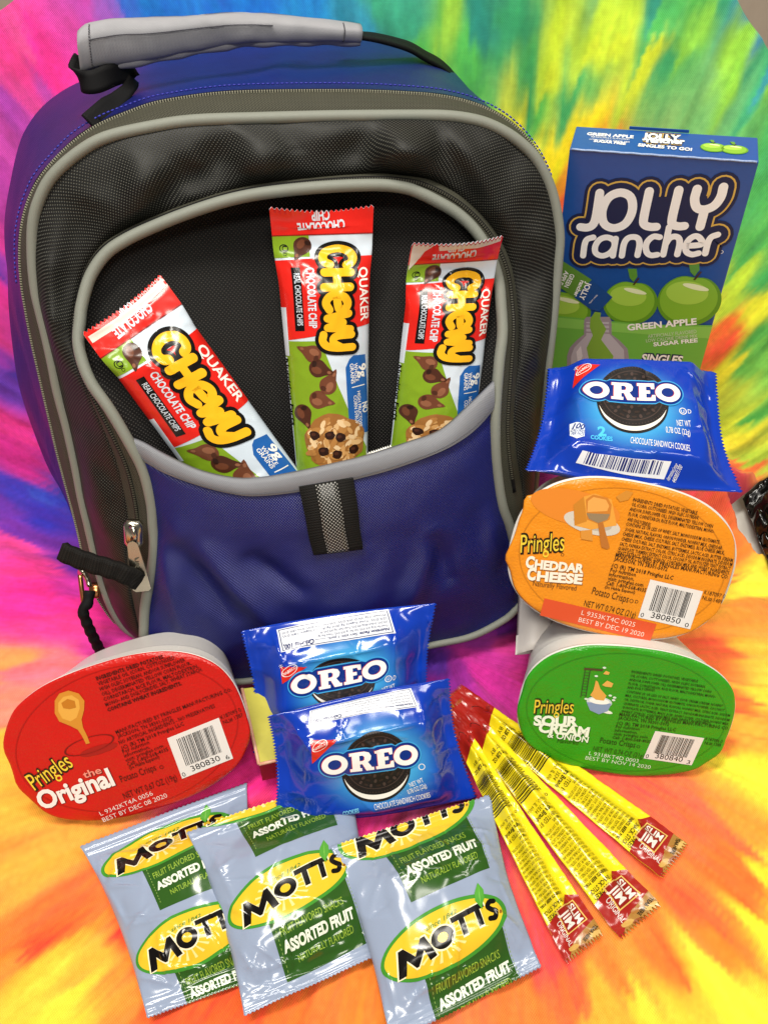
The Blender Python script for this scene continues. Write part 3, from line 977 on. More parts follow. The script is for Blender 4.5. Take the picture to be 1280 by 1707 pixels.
M_chrome = film("zinc_metal", "b9b3a2", 0.22); M_chrome.node_tree.nodes["Principled BSDF"].inputs["Metallic"].default_value = 1.0
M_brass = film("copper_pull", "c98a5a", 0.28); M_brass.node_tree.nodes["Principled BSDF"].inputs["Metallic"].default_value = 1.0

bag = thing("backpack", BO, "blue and charcoal zip backpack with grey piping, standing open-pocketed behind the snacks", "backpack")

def bag_loft(name, rings, mat, flip=False, disp=None, parent=None):
    R = np.array(rings)
    if disp is not None:
        R = R + disp(R)
    v, f, uv = loft(R)
    return mesh(name, v, [q[::-1] for q in f] if flip else f, mat, parent or bag, uv=uv)

def fold(lst):
    """fabric folds on the backpack by pixel line: ((x0,y0),(x1,y1),height,width)"""
    segs = [(bloc(bpx(*p)), bloc(bpx(*q)), h, w) for p, q, h, w in lst]
    def f(R):
        L = bloc(R)
        out = np.zeros(L.shape[:-1])
        for p, q, h, w in segs:
            d = (q - p)[:2]; n = np.hypot(*d); d = d / n
            al = ((L[..., 0] - p[0]) * d[0] + (L[..., 1] - p[1]) * d[1]) / n
            ac = -(L[..., 0] - p[0]) * d[1] + (L[..., 1] - p[1]) * d[0]
            out += h * np.exp(-(ac / w) ** 2) * np.sin(np.clip(al, 0, 1) * math.pi) ** 0.6
        return out
    return f

# blue body shell
def blue_disp(R):
    L = bloc(R)
    t = np.linspace(0, 1, R.shape[0])[:, None]
    return BC * ((0.0050 * fbm(L[..., 0] * 24, L[..., 1] * 24 + L[..., 2] * 20, 2, 3) + 0.0045 * (0.4 - np.abs(vnoise(L[..., 0] * 20 + L[..., 2] * 12, L[..., 1] * 18 + L[..., 2] * 30, 16)))) * np.sin(t * math.pi))[..., None]
sh = [lerp(zipr, mid, t) for t in np.linspace(0, 1, 7)] + [lerp(mid, back, t) for t in np.linspace(0, 1, 7)[1:]]
cen = back.mean(0)
for k, rr in enumerate(sh):
    sh[k] = rr
bag_loft("side_panel", sh, M_blue, True, blue_disp)
bag_loft("back_panel", [lerp(back, back.mean(0) + (back - back.mean(0)) * 0.02, t) - BC * 0.004 * math.sin(t * 1.5) for t in np.linspace(0, 1, 8)], M_black, True)
# stitched seam along the zipper
g = Geo()
seam = lerp(zipr, mid, 0.10)
sn = lerp(zipr, mid, 0.10) + nrm(seam - seam.mean(0)) * 0.0022
sn = sn[60:150]
for k in range(0, 150):
    P_ = [np.array([np.interp(x * 89, np.arange(90), sn[:, i]) for i in range(3)]) for x in (k / 150, (k + 0.62) / 150)]
    v, f, uv = tube(np.array([P_[0], (P_[0] + P_[1]) / 2 + BC * 0.0003, P_[1]]), 0.0004, 5); g.add(v, f)
g.build("stitching", [film("blue_thread", "2c2f9a", 0.5)], [o for o in bag.children if o.name.startswith("side_panel")][0])
# main zipper: tape, teeth
mz = bag_loft("main_zipper", [lerp(outer, zipr, t) + BC * 0.003 * math.sin(t * math.pi) for t in np.linspace(0, 1, 6)], M_tape, True)
def teeth(name, curve, pitch, w, parent, off, mat=None, drop=()):
    n = int(np.linalg.norm(np.diff(curve, axis=0), axis=1).sum() / pitch)
    c = curve_res(curve[::4], n)
    t = nrm(np.gradient(c, axis=0))
    g = Geo()
    for i in range(n):
        s = np.cross(t[i], BC); s = s / np.linalg.norm(s)
        o = c[i] + BC * off
        a, b, h = t[i] * pitch * 0.30, s * w, BC * w * 0.9
        v = [o - a - b, o + a - b, o + a + b, o - a + b, o - a * 0.6 - b * 0.6 + h, o + a * 0.6 - b * 0.6 + h, o + a * 0.6 + b * 0.6 + h, o - a * 0.6 + b * 0.6 + h]
        g.add(v, [(4, 5, 6, 7), (0, 1, 5, 4), (1, 2, 6, 5), (2, 3, 7, 6), (3, 0, 4, 7)])
    return g.build(name, [mat or M_teeth], parent, False)
teeth("zipper_teeth", zipr, 0.00125, 0.00075, mz, 0.0006)
v, f, uv = tube(zipr - BC * 0.0004, 0.0011, 8); mesh("zipper_coil", v, f, M_black, mz, uv=uv)
v, f, uv = tube(outer + BC * 0.001, 0.0027, 12); mesh("outer_piping", v, f, M_pipe, bag, uv=uv)

# charcoal front panel between the two pipings
fd = fold([((110, 520), (150, 330), -0.006, 0.010), ((200, 470), (260, 260), 0.006, 0.010), ((330, 330), (390, 215), -0.007, 0.009), ((420, 300), (480, 240), 0.005, 0.010),
           ((520, 290), (640, 215), -0.006, 0.010), ((640, 280), (720, 215), 0.006, 0.012), ((715, 215), (800, 350), -0.005, 0.006), ((740, 215), (850, 400), 0.006, 0.007), ((860, 560), (900, 400), -0.004, 0.012),
           ((170, 870), (150, 700), 0.005, 0.010), ((100, 600), (90, 420), 0.004, 0.006), ((870, 800), (880, 600), 0.004, 0.008), ((250, 370), (330, 270), -0.004, 0.007), ((600, 262), (720, 262), 0.004, 0.008)])
def panel_disp(R):
    L = bloc(R)
    t = np.linspace(0, 1, R.shape[0])[:, None]
    e = np.sin(t * math.pi) ** 0.7
    wr = 0.0030 * fbm(L[..., 0] * 22, L[..., 1] * 22, 4) + 0.0014 * vnoise(L[..., 0] * 60, L[..., 1] * 60, 9)
    return BC * ((fd(R) + wr + 0.006) * e)[..., None]
bag_loft("front_panel", [lerp(outer, pzo, t) for t in np.linspace(0, 1, 26)], M_rip, False, panel_disp)
# pocket zipper and piping
pz = bag_loft("pocket_zipper", [lerp(pzo, pock, t) + BC * (0.003 * math.sin(t * math.pi)) for t in np.linspace(0, 1, 8)], M_tape, False)
zt = lerp(pzo, pock, 0.42) + BC * 0.003
i0, i1 = 18, NB - 26
teeth("zipper_teeth", zt[i0:i1], 0.00125, 0.0008, pz, 0.0006, film("dark_teeth", "4a483c", 0.35))
v, f, uv = tube(zt[i0:i1] - BC * 0.0002, 0.0013, 8); mesh("zipper_coil", v, f, M_black, pz, uv=uv)
v, f, uv = tube(pock + BC * 0.0012, 0.0028, 12); mesh("pocket_piping", v, f, M_pipe, bag, uv=uv)

# black mesh lining behind the bars
half = NB // 2
rows = []
for k in range(half):
    a, b = pock[k], pock[NB - 1 - k]
    s = np.linspace(0, 1, 40)[:, None]
    e = np.sin(s * math.pi) ** 0.5
    rows.append(a * (1 - s) + b * s - BC * 0.017 * e * float(smooth(0, 25, half - k)))
R = np.array(rows)
L = bloc(R)
R = R + BC * (0.0012 * vnoise(L[..., 0] * 40, L[..., 1] * 12, 3))[..., None]
v, f, uv = loft(R)
uv = np.stack([L[..., 0], L[..., 1]], -1).reshape(-1, 2) * 1000
mesh("pocket_lining", v, f, M_blackmesh, bag, uv=uv)

# blue lower pocket: scooped top edge, bulging front
scoop_lo_px = [(229, 760), (252, 774), (280, 789), (333, 808), (386, 821), (428, 825), (497, 818), (572, 802), (652, 781), (731, 752), (774, 728), (801, 705), (822, 680)]
scoop_up_px = [(214, 728), (240, 738), (280, 760), (333, 784), (391, 797), (439, 796), (497, 786), (560, 772), (609, 760), (678, 738), (735, 716), (786, 671), (822, 636)]
ncs = 70
def scc(pp):
    u = np.linspace(0, 1, len(pp))
    return [0.039 + 0.016 * math.sin(math.pi * k) for k in u]
scoop_lo = bring(scoop_lo_px, scc(scoop_lo_px), ncs)
scoop_up = bring(scoop_up_px, [k - 0.001 for k in scc(scoop_up_px)], ncs)
bot_px = [(242, 1062), (258, 1092), (300, 1118), (345, 1131), (388, 1135), (412, 1134), (500, 1123), (600, 1103), (710, 1076), (784, 1060), (838, 1033), (858, 1016), (868, 1003)]
bot = bring(bot_px, [0.040] + [0.044] * 11 + [0.040], ncs)
sd = [int(np.argmin(np.linalg.norm(pock[:half] - scoop_lo[0], axis=1))), int(NB - half + np.argmin(np.linalg.norm(pock[NB - half:] - scoop_lo[-1], axis=1)))]
nl = 46
left = curve_res(pock[sd[0]:0:-3], nl); right = curve_res(pock[sd[1]::3], nl)
left[0], right[0], left[-1], right[-1] = scoop_lo[0], scoop_lo[-1], bot[0], bot[-1]
fdl = fold([((300, 830), (400, 950), -0.0085, 0.006), ((340, 830), (470, 960), 0.0075, 0.006), ((270, 830), (330, 1000), 0.007, 0.005), ((700, 800), (640, 960), 0.006, 0.007), ((690, 810), (720, 900), -0.006, 0.005),
            ((780, 780), (800, 880), 0.006, 0.005), ((800, 820), (820, 920), -0.006, 0.005), ((500, 960), (620, 980), 0.004, 0.02), ((410, 840), (500, 900), -0.006, 0.005), ((262, 900), (275, 1040), -0.005, 0.003), ((300, 1000), (420, 1080), 0.004, 0.008), ((760, 960), (660, 1040), 0.004, 0.008), ((450, 1000), (640, 1020), -0.003, 0.01)])
rows = []
for i, t in enumerate(np.linspace(0, 1, nl)):
    row = []
    for j, s in enumerate(np.linspace(0, 1, ncs)):
        p = (1 - t) * scoop_lo[j] + t * bot[j] + (1 - s) * left[i] + s * right[i] - ((1 - s) * (1 - t) * scoop_lo[0] + s * (1 - t) * scoop_lo[-1] + (1 - s) * t * bot[0] + s * t * bot[-1])
        row.append(p + BC * 0.012 * math.sin(math.pi * s) ** 0.8 * math.sin(math.pi * t) ** 0.8)
    rows.append(row)
R = np.array(rows)
L = bloc(R)
s_, t_ = np.meshgrid(np.linspace(0, 1, ncs), np.linspace(0, 1, nl))
R = R + BC * ((fdl(R) + 0.0018 * fbm(L[..., 0] * 26, L[..., 1] * 26, 6, 4) + 0.0040 * (0.4 - np.abs(vnoise(L[..., 0] * 22 + L[..., 1] * 14, L[..., 1] * 16 - L[..., 0] * 9, 15)))) * np.sin(t_ * math.pi) ** 0.5 * np.sin(s_ * math.pi) ** 0.4)[..., None]
blue_front = R
v, f, uv = loft(R)
uv = np.stack([L[..., 0], L[..., 1]], -1).reshape(-1, 2) * 1000
lp = mesh("lower_pocket", v, [q[::-1] for q in f], M_blue, bag, uv=uv)
tr = [lerp(scoop_lo, scoop_up, t) + BC * (0.0015 + 0.0012 * math.sin(t * math.pi)) for t in np.linspace(0, 1, 6)] + [scoop_up - BC * 0.0012, lerp(scoop_up, scoop_lo, 0.9) - BC * 0.0012]
v, f, uv = loft(tr); mesh("trim_band", v, f, M_trim, lp, uv=uv)
st = lerp(scoop_lo, scoop_up, 0.16) + BC * 0.0022
g = Geo()
for k in range(0, 180):
    a, b = k / 180, (k + 0.6) / 180
    p = [st[0] * 0 + np.array([np.interp(x * (ncs - 1), np.arange(ncs), st[:, i]) for i in range(3)]) for x in (a, b)]
    v, f, uv = tube(np.array([p[0], (p[0] + p[1]) / 2 + BC * 0.0002, p[1]]), 0.00022, 5); g.add(v, f)
g.build("stitching", [film("thread", "5f6068", 0.6)], lp)
v, f, uv = tube(bot + BC * 0.0008, 0.0021, 10); mesh("bottom_piping", v, f, M_pipe, bag, uv=uv)
# base of the bag
bb = bloc(bot)
base_rows = [bw(bb[:, 0] * (1 - 0.06 * t), bb[:, 1] * (1 - t) + t * (0.030) + 0.003 * 0, bb[:, 2] * (1 - t) + t * -0.09) for t in np.linspace(0, 1, 8)]
v, f, uv = loft(base_rows); mesh("base_panel", v, f, M_black, bag, uv=uv)

# webbing loop on the blue pocket, with a silver stripe
def blue_at(px, py):
    """point of the bulged blue front seen at a pixel"""
    q = project(R_flat) if False else None
    d = np.hypot(*(blue_px - np.array([px, py])).T)
    k = np.argsort(d)[:4]
    w = 1 / (d[k] + 0.5)
    z = ((blue_front.reshape(-1, 3)[k] - CAM) @ FWD * w).sum() / w.sum()
    return at(px, py, z=z)
blue_px = project(blue_front.reshape(-1, 3))
cl = [(543, 800), (547, 822), (552, 850), (556, 880), (562, 908), (563, 916)]
pts = curve_res([blue_at(x, y) + BC * (0.0025 + 0.001 * math.sin(i)) for i, (x, y) in enumerate(cl)], 24)
sidev = blue_at(598, 862) - blue_at(508, 872)
v, f, uv = strap(pts, sidev, np.linalg.norm(sidev) * np.linspace(1.0, 0.93, 24), 0.0022)
wl = mesh("webbing_loop", v, f, M_web, lp, uv=uv)
v, f, uv = strap(pts + BC * 0.0012, sidev, np.linalg.norm(sidev) * 0.40, 0.0006)
mesh("reflective_stripe", v, f, M_reflect, wl, uv=uv)

# zipper slider with its pull, and the ribbed cord looped through it
def box_on(o, ex, ey, ez, g, mi=0, bev=0.25):
    """a soft-edged block: centre o, half axes ex ey ez"""
    v, f = [], []
    prof = [(-1, 1 - bev), (-1 + 0.0, 1 - bev)]
    for z, k in ((-1, 1.0), (0.4, 1.0), (1, 1 - bev)):
        for a, b in ((-1, -1 + bev), (-1 + bev, -1), (1 - bev, -1), (1, -1 + bev), (1, 1 - bev), (1 - bev, 1), (-1 + bev, 1), (-1, 1 - bev)):
            v.append(o + ex * a * k + ey * b * k + ez * z)
    for r in range(2):
        for i in range(8):
            f.append((r * 8 + i, r * 8 + (i + 1) % 8, r * 8 + 8 + (i + 1) % 8, r * 8 + 8 + i))
    f.append(tuple(range(16, 24))); f.append(tuple(range(7, -1, -1)))
    g.add(v, f, mi)
sc = 0.046
p0, p1 = bpx(222, 868, sc), bpx(224, 912, sc)
ey = (p1 - p0) / 2; ex = nrm(np.cross(ey, BC)) * 0.0045
g = Geo(); box_on((p0 + p1) / 2, ex, ey, BC * 0.0022, g, 0, 0.35)
v, f, uv = tube([bpx(218, 878, sc + 0.003), bpx(222, 880, sc + 0.0055), bpx(226, 893, sc + 0.0065), bpx(226, 903, sc + 0.003)], 0.0012, 8); g.add(v, f)
sl = g.build("zipper_slider", [M_chrome], pz)
q0, q1 = bpx(221, 905, sc + 0.005), bpx(238, 985, sc + 0.004)
tdir = q1 - q0; sx = nrm(np.cross(tdir, BC))
def plate(name, outline, o, ex, ey, n, th, mat, parent, hole=None):
    """plate with an outline in its own plane"""
    N = len(outline)
    top = [o + ex * a + ey * b + n * th / 2 for a, b in outline]
    bt = [p - n * th for p in top]
    f = [tuple(range(N)), tuple(range(2 * N - 1, N - 1, -1))] + [(i, N + i, N + (i + 1) % N, (i + 1) % N) for i in range(N)]
    return mesh(name, np.array(top + bt), f, mat, parent, smooth_=False)
pl = plate("pull_tab", [(-0.55, 0.02), (-0.25, -0.03), (0.25, -0.03), (0.55, 0.02), (0.95, 0.80), (1.0, 0.95), (0.7, 1.0), (-0.7, 1.0), (-1.0, 0.95), (-0.95, 0.80)], q0, sx * 0.0046, tdir, BC, 0.0012, M_chrome, sl)
sx = sx if (sx @ RGT) > 0 else -sx
F_ = Flat(q0 - sx * 0.0046 + BC * 0.0007, sx, tdir, 9.2, np.linalg.norm(tdir) * 1000)
F_.strokes("engraved_mark", [[(0.2, 0.1), (0.5, 0.5), (0.25, 0.45), (0.6, 0.2)], [(0.6, 0.55), (0.55, 0.2)], [(0.85, 0.6), (0.7, 0.2), (0.8, 0.35)]], ((3.0, 16.0), (0.5, -9.5), (4.5, 1.0)), 0.28, film("engraving", "5f5a4c", 0.5))
F_.emit(pl)
cp = curve_res([bpx(232, 968, sc + 0.004), bpx(220, 962, sc + 0.007), bpx(190, 950, sc + 0.008), bpx(150, 938, sc + 0.006), bpx(118, 926, sc + 0.004), bpx(104, 918, sc + 0.002)], 40)
wob = np.array([math.sin(i * 0.9) for i in range(40)])[:, None] * BC * 0.0004
v, f, uv = strap(cp + wob, nrm(np.cross(cp[-1] - cp[0], BC)), 0.0094, 0.0034)
mesh("pull_cord", v, f, M_web, sl, uv=uv)
# second slider at the bottom of the main zipper
g = Geo()
p0, p1 = bpx(137, 950, 0.004), bpx(140, 1008, 0.012)
v, f, uv = tube(curve_res([bpx(134, 955, 0.0), p0, bpx(146, 965, 0.004), bpx(150, 978, 0.006)], 14), 0.0016, 8); g.add(v, f, 0)
box_on(bpx(158, 985, 0.002), nrm(p1 - p0) * 0.004, BA * 0.003, BC * 0.002, g, 1)
v, f, uv = tube(curve_res([bpx(134, 958, 0.006), bpx(137, 985, 0.010), p1], 10), 0.0014, 8); g.add(v, f, 1)
ms = g.build("zipper_slider", [M_chrome, M_brass], mz)
cp = curve_res([bpx(150, 985, 0.010), bpx(147, 1005, 0.014), bpx(139, 1018, 0.016), bpx(148, 1045, 0.016), bpx(160, 1070, 0.014), bpx(172, 1095, 0.010)], 40)
v, f, uv = tube(cp, 0.0030 + 0.0003 * np.sin(np.arange(40) * 1.3), 10)
mesh("pull_cord", v, f, M_black, ms, uv=uv)

# carrying handle: padded grip over black webbing
HCc = -0.050
grip_px = [(133, 92), (150, 80), (200, 72), (260, 66), (330, 58), (400, 50), (470, 50), (540, 53), (602, 57)]
gw_px = [78, 80, 70, 62, 58, 50, 44, 38, 30]
def hp(x, y, c): return bpx(x, y, c)
gc = curve_res([hp(x, y, -0.030 - 0.016 * i / 8) for i, (x, y) in enumerate(grip_px)], 60)
up_v = hp(330, 40, -0.03) - hp(330, 90, -0.03)
gwid = np.interp(np.linspace(0, 8, 60), range(9), [np.linalg.norm(hp(330, 58 - w / 2, -0.03) - hp(330, 58 + w / 2, -0.03)) for w in gw_px])
gside = np.array([nrm(up_v * 1.0 + BC * 0.004) for _ in range(60)])
hd = []
m = 18
T_ = nrm(np.gradient(gc, axis=0))
vs = []
for i in range(60):
    sdv = nrm(gside[i] - T_[i] * (gside[i] @ T_[i]) * smooth(4, 16, i))
    no = nrm(np.cross(T_[i] * float(smooth(4, 16, i)) + (1 - float(smooth(4, 16, i))) * BA, sdv)); no = no if no @ BC > 0 else -no
    for k in range(m):
        w = 2 * math.pi * k / m
        c_, s_ = math.cos(w), math.sin(w)
        th = 0.0030 * (1 + 0.15 * vnoise(i * 0.15, k * 0.4, 4))
        ridge = 0.0010 * math.exp(-((c_ - 0.1) / 0.12) ** 2) if s_ > 0 else 0
        vs.append(gc[i] + sdv * gwid[i] / 2 * np.sign(c_) * abs(c_) ** 0.45 + no * (th * np.sign(s_) * abs(s_) ** 0.45 + ridge - 0.003 * (c_ ** 2) + 0.0011 * vnoise(i * 0.16, k * 0.35, 8) + 0.0004 * vnoise(i * 0.5, k * 0.6, 9)))
f = [(i * m + k, i * m + (k + 1) % m, (i + 1) * m + (k + 1) % m, (i + 1) * m + k) for i in range(59) for k in range(m)] + [tuple(range(m))[::-1], tuple(59 * m + k for k in range(m))]
uvg = [(i * 3.2, k * 2.6) for i in range(60) for k in range(m)]
hdl = thing("handle", gc[30], None, None); hdl.parent = bag; hdl.location = tuple(gc[30] - BO)
grip = mesh("grip_sleeve", np.array(vs), f, M_grip, hdl, uv=uvg)
g = Geo()
gv = np.array(vs).reshape(60, m, 3)
for k0, i0_, i1_ in ((4, 3, 40), (14, 3, 57)):
    for i in range(i0_ * 3, i1_ * 3):
        p, q = i / 3, (i + 0.62) / 3
        P = [np.array([np.interp(x, np.arange(60), gv[:, k0, j]) for j in range(3)]) + BC * 0.0003 for x in (p, q)]
        v, f, uv = tube(np.array([P[0], (P[0] + P[1]) / 2 + BC * 0.0003, P[1]]), 0.00028, 5); g.add(v, f)
g.build("stitching", [film("grip_thread", "55555c", 0.6)], grip)
lower = [i for i in (0, m // 2) if True]
e0, e1 = gv[:, 0], gv[:, m // 2]
edge = e0 if project(e0[30])[1] > project(e1[30])[1] else e1
v, f, uv = tube(edge + BC * 0.0012, 0.0024 + 0.0004 * np.sin(np.arange(60) * 0.7), 10); mesh("piped_edge", v, f, M_grip, grip, uv=uv * 1.0)
for i_ in (3, 55):
    g = Geo()
    row = gv[i_, 1:m // 2] + BC * 0.0004
    row = curve_res(row, 40)
    for k in range(0, 39, 2):
        v, f, uv = tube(np.array([row[k], (row[k] + row[k + 1]) / 2 + BC * 0.0002, row[k + 1]]), 0.0003, 5); g.add(v, f)
    g.build("end_stitching", [film("end_thread", "46464c", 0.6)], grip)
wp = [(140, 100, -0.036, (0.0, 1.0)), (131, 122, -0.034, (0.4, 0.9)), (140, 136, -0.031, (0.5, 0.8)), (160, 136, -0.031, (0.0, 1.0)), (185, 126, -0.034, (0.0, 1.0)), (207, 122, -0.040, (0.2, 1.0)), (222, 128, -0.044, (0.8, 0.6)),
      (216, 146, -0.040, (0.9, 0.5)), (198, 166, -0.032, (0.8, 0.6)), (176, 186, -0.022, (0.75, 0.65)), (152, 207, -0.014, (0.7, 0.7))]
cp = curve_res([hp(*w[:3]) for w in wp], 90)
sdl = [hp(w[0] + 20 * w[3][0], w[1] + 20 * w[3][1], w[2]) - hp(w[0], w[1], w[2]) for w in wp]
sdl = np.array([[np.interp(x, np.arange(len(wp)), np.array(sdl)[:, k]) for k in range(3)] for x in np.linspace(0, len(wp) - 1, 90)])
ww = np.interp(np.linspace(0, 10, 90), range(11), [0.010, 0.010, 0.010, 0.010, 0.009, 0.007, 0.006, 0.008, 0.0105, 0.0105, 0.0105])
v, f, uv = strap(cp, sdl, ww, 0.0016)
mesh("webbing", v, f, M_black, hdl, uv=uv)
cp = curve_res([hp(560, 58, -0.05), hp(604, 60, -0.05), hp(640, 66, -0.055), hp(680, 78, -0.064), hp(710, 94, -0.074), hp(735, 108, -0.082), hp(752, 124, -0.085), hp(757, 134, -0.085)], 60)
v, f, uv = strap(cp, hp(690, 92, -0.06) - hp(700, 70, -0.09), 0.0105, 0.0018)
mesh("webbing", v, f, M_black, hdl, uv=uv)

# ------------------------------------------------------------------ granola bars in the open pocket
K_BLACK, K_WHITE = ink("0c0a09", 0.25), ink("efede6", 0.25)
K_RED, K_GREEN, K_YEL = ink("d8231a", 0.22), ink("7d9f22", 0.22), ink("f2b51e", 0.22)
K_PALE, K_BLUE = ink("d3dee9", 0.20), ink("1f5ca6", 0.22)
K_CHOC = [ink("4a2719", 0.3), ink("6b3d28", 0.3), ink("8c5a40", 0.3), ink("2c150d", 0.3)]
K_OAT = [ink(c, 0.35) for c in ("b07a3e", "c8965a", "d9b07a", "9a6630", "e2c294")]

def bar_corner(p, c):
    return bpx(p[0], p[1], c)

class BarMap:
    """reads artwork positions off the middle bar, as millimetres"""
    pass

def chip(S, part, c, r, ang, tone=0):
    a = math.radians(ang)
    ex = np.array([math.cos(a), math.sin(a)]); ey = np.array([-ex[1], ex[0]])
    c = np.asarray(c, float)
    out = []
    for t in np.linspace(0, 2 * math.pi, 26, endpoint=False):
        x, y = math.cos(t), math.sin(t)
        k = 1.0 + 0.75 * max(0, x) ** 9
        out.append(c + r * (ex * x * k + ey * y * (0.92 - 0.25 * max(0, x))))
    S.poly(part, out, K_CHOC[tone], 2)
    S.ellipse(part, c - ex * r * 0.15 + ey * r * 0.22, ex * r * 0.55, ey * r * 0.36, K_CHOC[tone + 1], 3, 16)
    S.ellipse(part, c + ex * r * 1.15 + ey * r * 0.05, ex * r * 0.22, ey * r * 0.16, K_CHOC[2], 4, 10)
    S.ellipse(part, c - ex * r * 0.55 - ey * r * 0.30, ex * r * 0.24, ey * r * 0.34, K_CHOC[3 if tone < 1 else 0], 3, 12)

def cookie_piece(S, part, c, r, seed):
    rr = np.random.RandomState(seed)
    S.ellipse(part, c, (r, 0), (0, r * 0.86), K_OAT[3], 2, 40, 0.10, seed)
    for i in range(120):
        a, d = rr.rand() * 6.283, math.sqrt(rr.rand()) * r * 0.9
        p = np.array([c[0] + d * math.cos(a), c[1] + d * math.sin(a) * 0.84])
        w = rr.rand() * 3.14
        e = np.array([math.cos(w), math.sin(w)])
        l = r * (0.09 + 0.10 * rr.rand())
        S.ellipse(part, p, e * l, np.array([-e[1], e[0]]) * l * 0.5, K_OAT[rr.randint(0, 5)], 3 + i * 0.02, 9)
    for i in range(6):
        a, d = i * 1.05 + rr.rand() * 0.6, r * (0.25 + 0.5 * rr.rand())
        p = np.array([c[0] + d * math.cos(a), c[1] + d * math.sin(a) * 0.84])
        S.ellipse(part, p, (r * 0.17, 0), (0, r * 0.14), K_CHOC[3], 6, 14, 0.15, i)
        S.ellipse(part, p - r * 0.03, (r * 0.08, 0), (0, r * 0.05), K_CHOC[0], 7, 10)

CHEWY = [
    [(0.175, 0.80), (0.150, 0.97), (0.095, 1.02), (0.035, 0.88), (0.010, 0.55), (0.035, 0.20), (0.090, 0.05), (0.145, 0.10), (0.170, 0.27)],
    [(0.245, 0.06), (0.245, 0.95)], [(0.385, 0.02), (0.385, 0.90)], [(0.25, 0.47), (0.38, 0.47)],
    [(0.470, 0.42), (0.600, 0.50), (0.590, 0.72), (0.535, 0.80), (0.475, 0.66), (0.455, 0.40), (0.480, 0.16), (0.540, 0.05), (0.605, 0.16)],
    [(0.645, 0.82), (0.690, 0.08)], [(0.690, 0.08), (0.735, 0.62)], [(0.735, 0.62), (0.785, 0.08)], [(0.785, 0.08), (0.805, 0.88)],
    [(0.860, 0.92), (0.868, 0.45), (0.900, 0.26), (0.950, 0.30), (0.985, 0.52)], [(0.990, 0.95), (0.990, 0.35), (0.970, 0.02), (0.920, -0.12), (0.855, -0.08)],
]
def bar_art(S, q, nf=True):
    """q maps a point of the middle bar's picture to artwork mm"""
    R = lambda *pp: [q(*p) for p in pp]
    W = S.W
    e = 60
    # seal flap and printed fields
    y0, y1, y2, y3 = q(300, 195)[1], q(300, 300)[1], q(300, 312)[1], q(300, 690)[1]
    xm = q(270, 300)[0]; xe = W
    S.poly("flavour_panel", [(0, 0), (W, 0), (W, y0), (0, y0)], K_RED, 0)
    S.poly("flavour_panel", [(0, y0 + 0.3), (xm, y0 + 0.3), (xm, y1), (0, y1)], K_GREEN, 0)
    S.poly("flavour_panel", [(0, y2), (W, y2 - 1.0), (W, y3 - 6), (0, y3)], K_RED, 0)
    S.poly("flavour_panel", [(0, y3 + 0.2), (q(300, 690)[0], y3 + 0.2)] + R((330, 720), (400, 900), (460, 1040), (530, 1180)) + [(W * 0.98, S.H), (0, S.H)], K_GREEN, 0)
    S.poly("flavour_panel", [(0, y0), (W, y0), (W, y0 + 0.5), (0, y0 + 0.5)], ink("8a1410"), 1)
    # writing on the flap is upside down
    S.text("flap_lettering", "CHOCOLATE", q(428, 126), q(207, 146), 4.3, K_PALE, 2, 0.035)
    S.text("flap_lettering", "CHIP", q(358, 82), q(272, 88), 4.3, K_PALE, 2, 0.035)
    S.ring("flap_lettering", q(148, 262), (1.9, 0), (0, 1.9), 0.2, K_BLACK, 2)
    S.text("flap_lettering", "U", q(141, 248), q(141, 275), 1.7, K_BLACK, 2, 0.02)
    S.text("flap_lettering", "D", q(145, 283), q(145, 297), 1.5, K_BLACK, 2)
    chip(S, "flap_picture", q(232, 252), 4.3, 120)
    # long way lettering
    S.text("flavour_lettering", "CHOCOLATE CHIP", q(249, 352), q(268, 632), 3.5, K_PALE, 2, 0.03)
    bx = q(180, 350), q(222, 350), q(246, 645), q(203, 645)
    S.poly("flavour_lettering", bx, K_BLACK, 2)
    S.text("flavour_lettering", "REAL CHOCOLATE CHIPS", q(194, 378), q(214, 620), 2.5, K_PALE, 3, 0.012)
    S.text("brand_lettering", "QUAKER", q(496, 350), q(504, 600), 4.0, K_WHITE, 2, 0.02)
    o, ex, ey = q(318, 258), q(346, 728) - q(318, 258), q(464, 258) - q(318, 258)
    S.strokes("brand_lettering", CHEWY, (o, ex, ey), 3.6, K_BLACK, 3)
    S.strokes("brand_lettering", CHEWY, (o, ex, ey), 1.85, K_YEL, 5.5)
    # claims at the edge
    S.poly("claim_badge", R((452, 775), (470, 758), (524, 752), (532, 900), (536, 1110), (470, 1116), (452, 1090), (440, 930), (434, 815)), K_BLUE, 1)
    S.text("claim_badge", "9g", q(494, 800), q(500, 862), 3.6, K_WHITE, 2, 0.03)
    S.text("claim_badge", "WHOLE", q(472, 796), q(478, 880), 1.9, K_WHITE, 2, 0.01)
    S.text("claim_badge", "GRAINS", q(453, 798), q(460, 890), 1.9, K_WHITE, 2, 0.01)
    S.poly("claim_badge", R((462, 905), (520, 890), (521, 894), (463, 909)), K_WHITE, 2)
    S.text("claim_badge", "NO", q(510, 978), q(514, 1025), 3.0, K_WHITE, 2, 0.03)
    S.text("claim_badge", "HIGH FRUCTOSE", q(487, 925), q(497, 1090), 1.7, K_WHITE, 2, 0.01)
    S.text("claim_badge", "CORN SYRUP", q(470, 945), q(480, 1078), 1.7, K_WHITE, 2, 0.01)
    for (x, y, r, a, t) in ((280, 750, 4.6, 205, 1), (310, 820, 4.8, 20, 0), (355, 895, 4.9, -60, 1), (312, 965, 5.0, 15, 1), (240, 1030, 4.9, 70, 0)):
        chip(S, "chip_picture", q(x, y), r, a, t)
    cookie_piece(S, "cookie_picture", q(385, 1165), 16.5, 5)
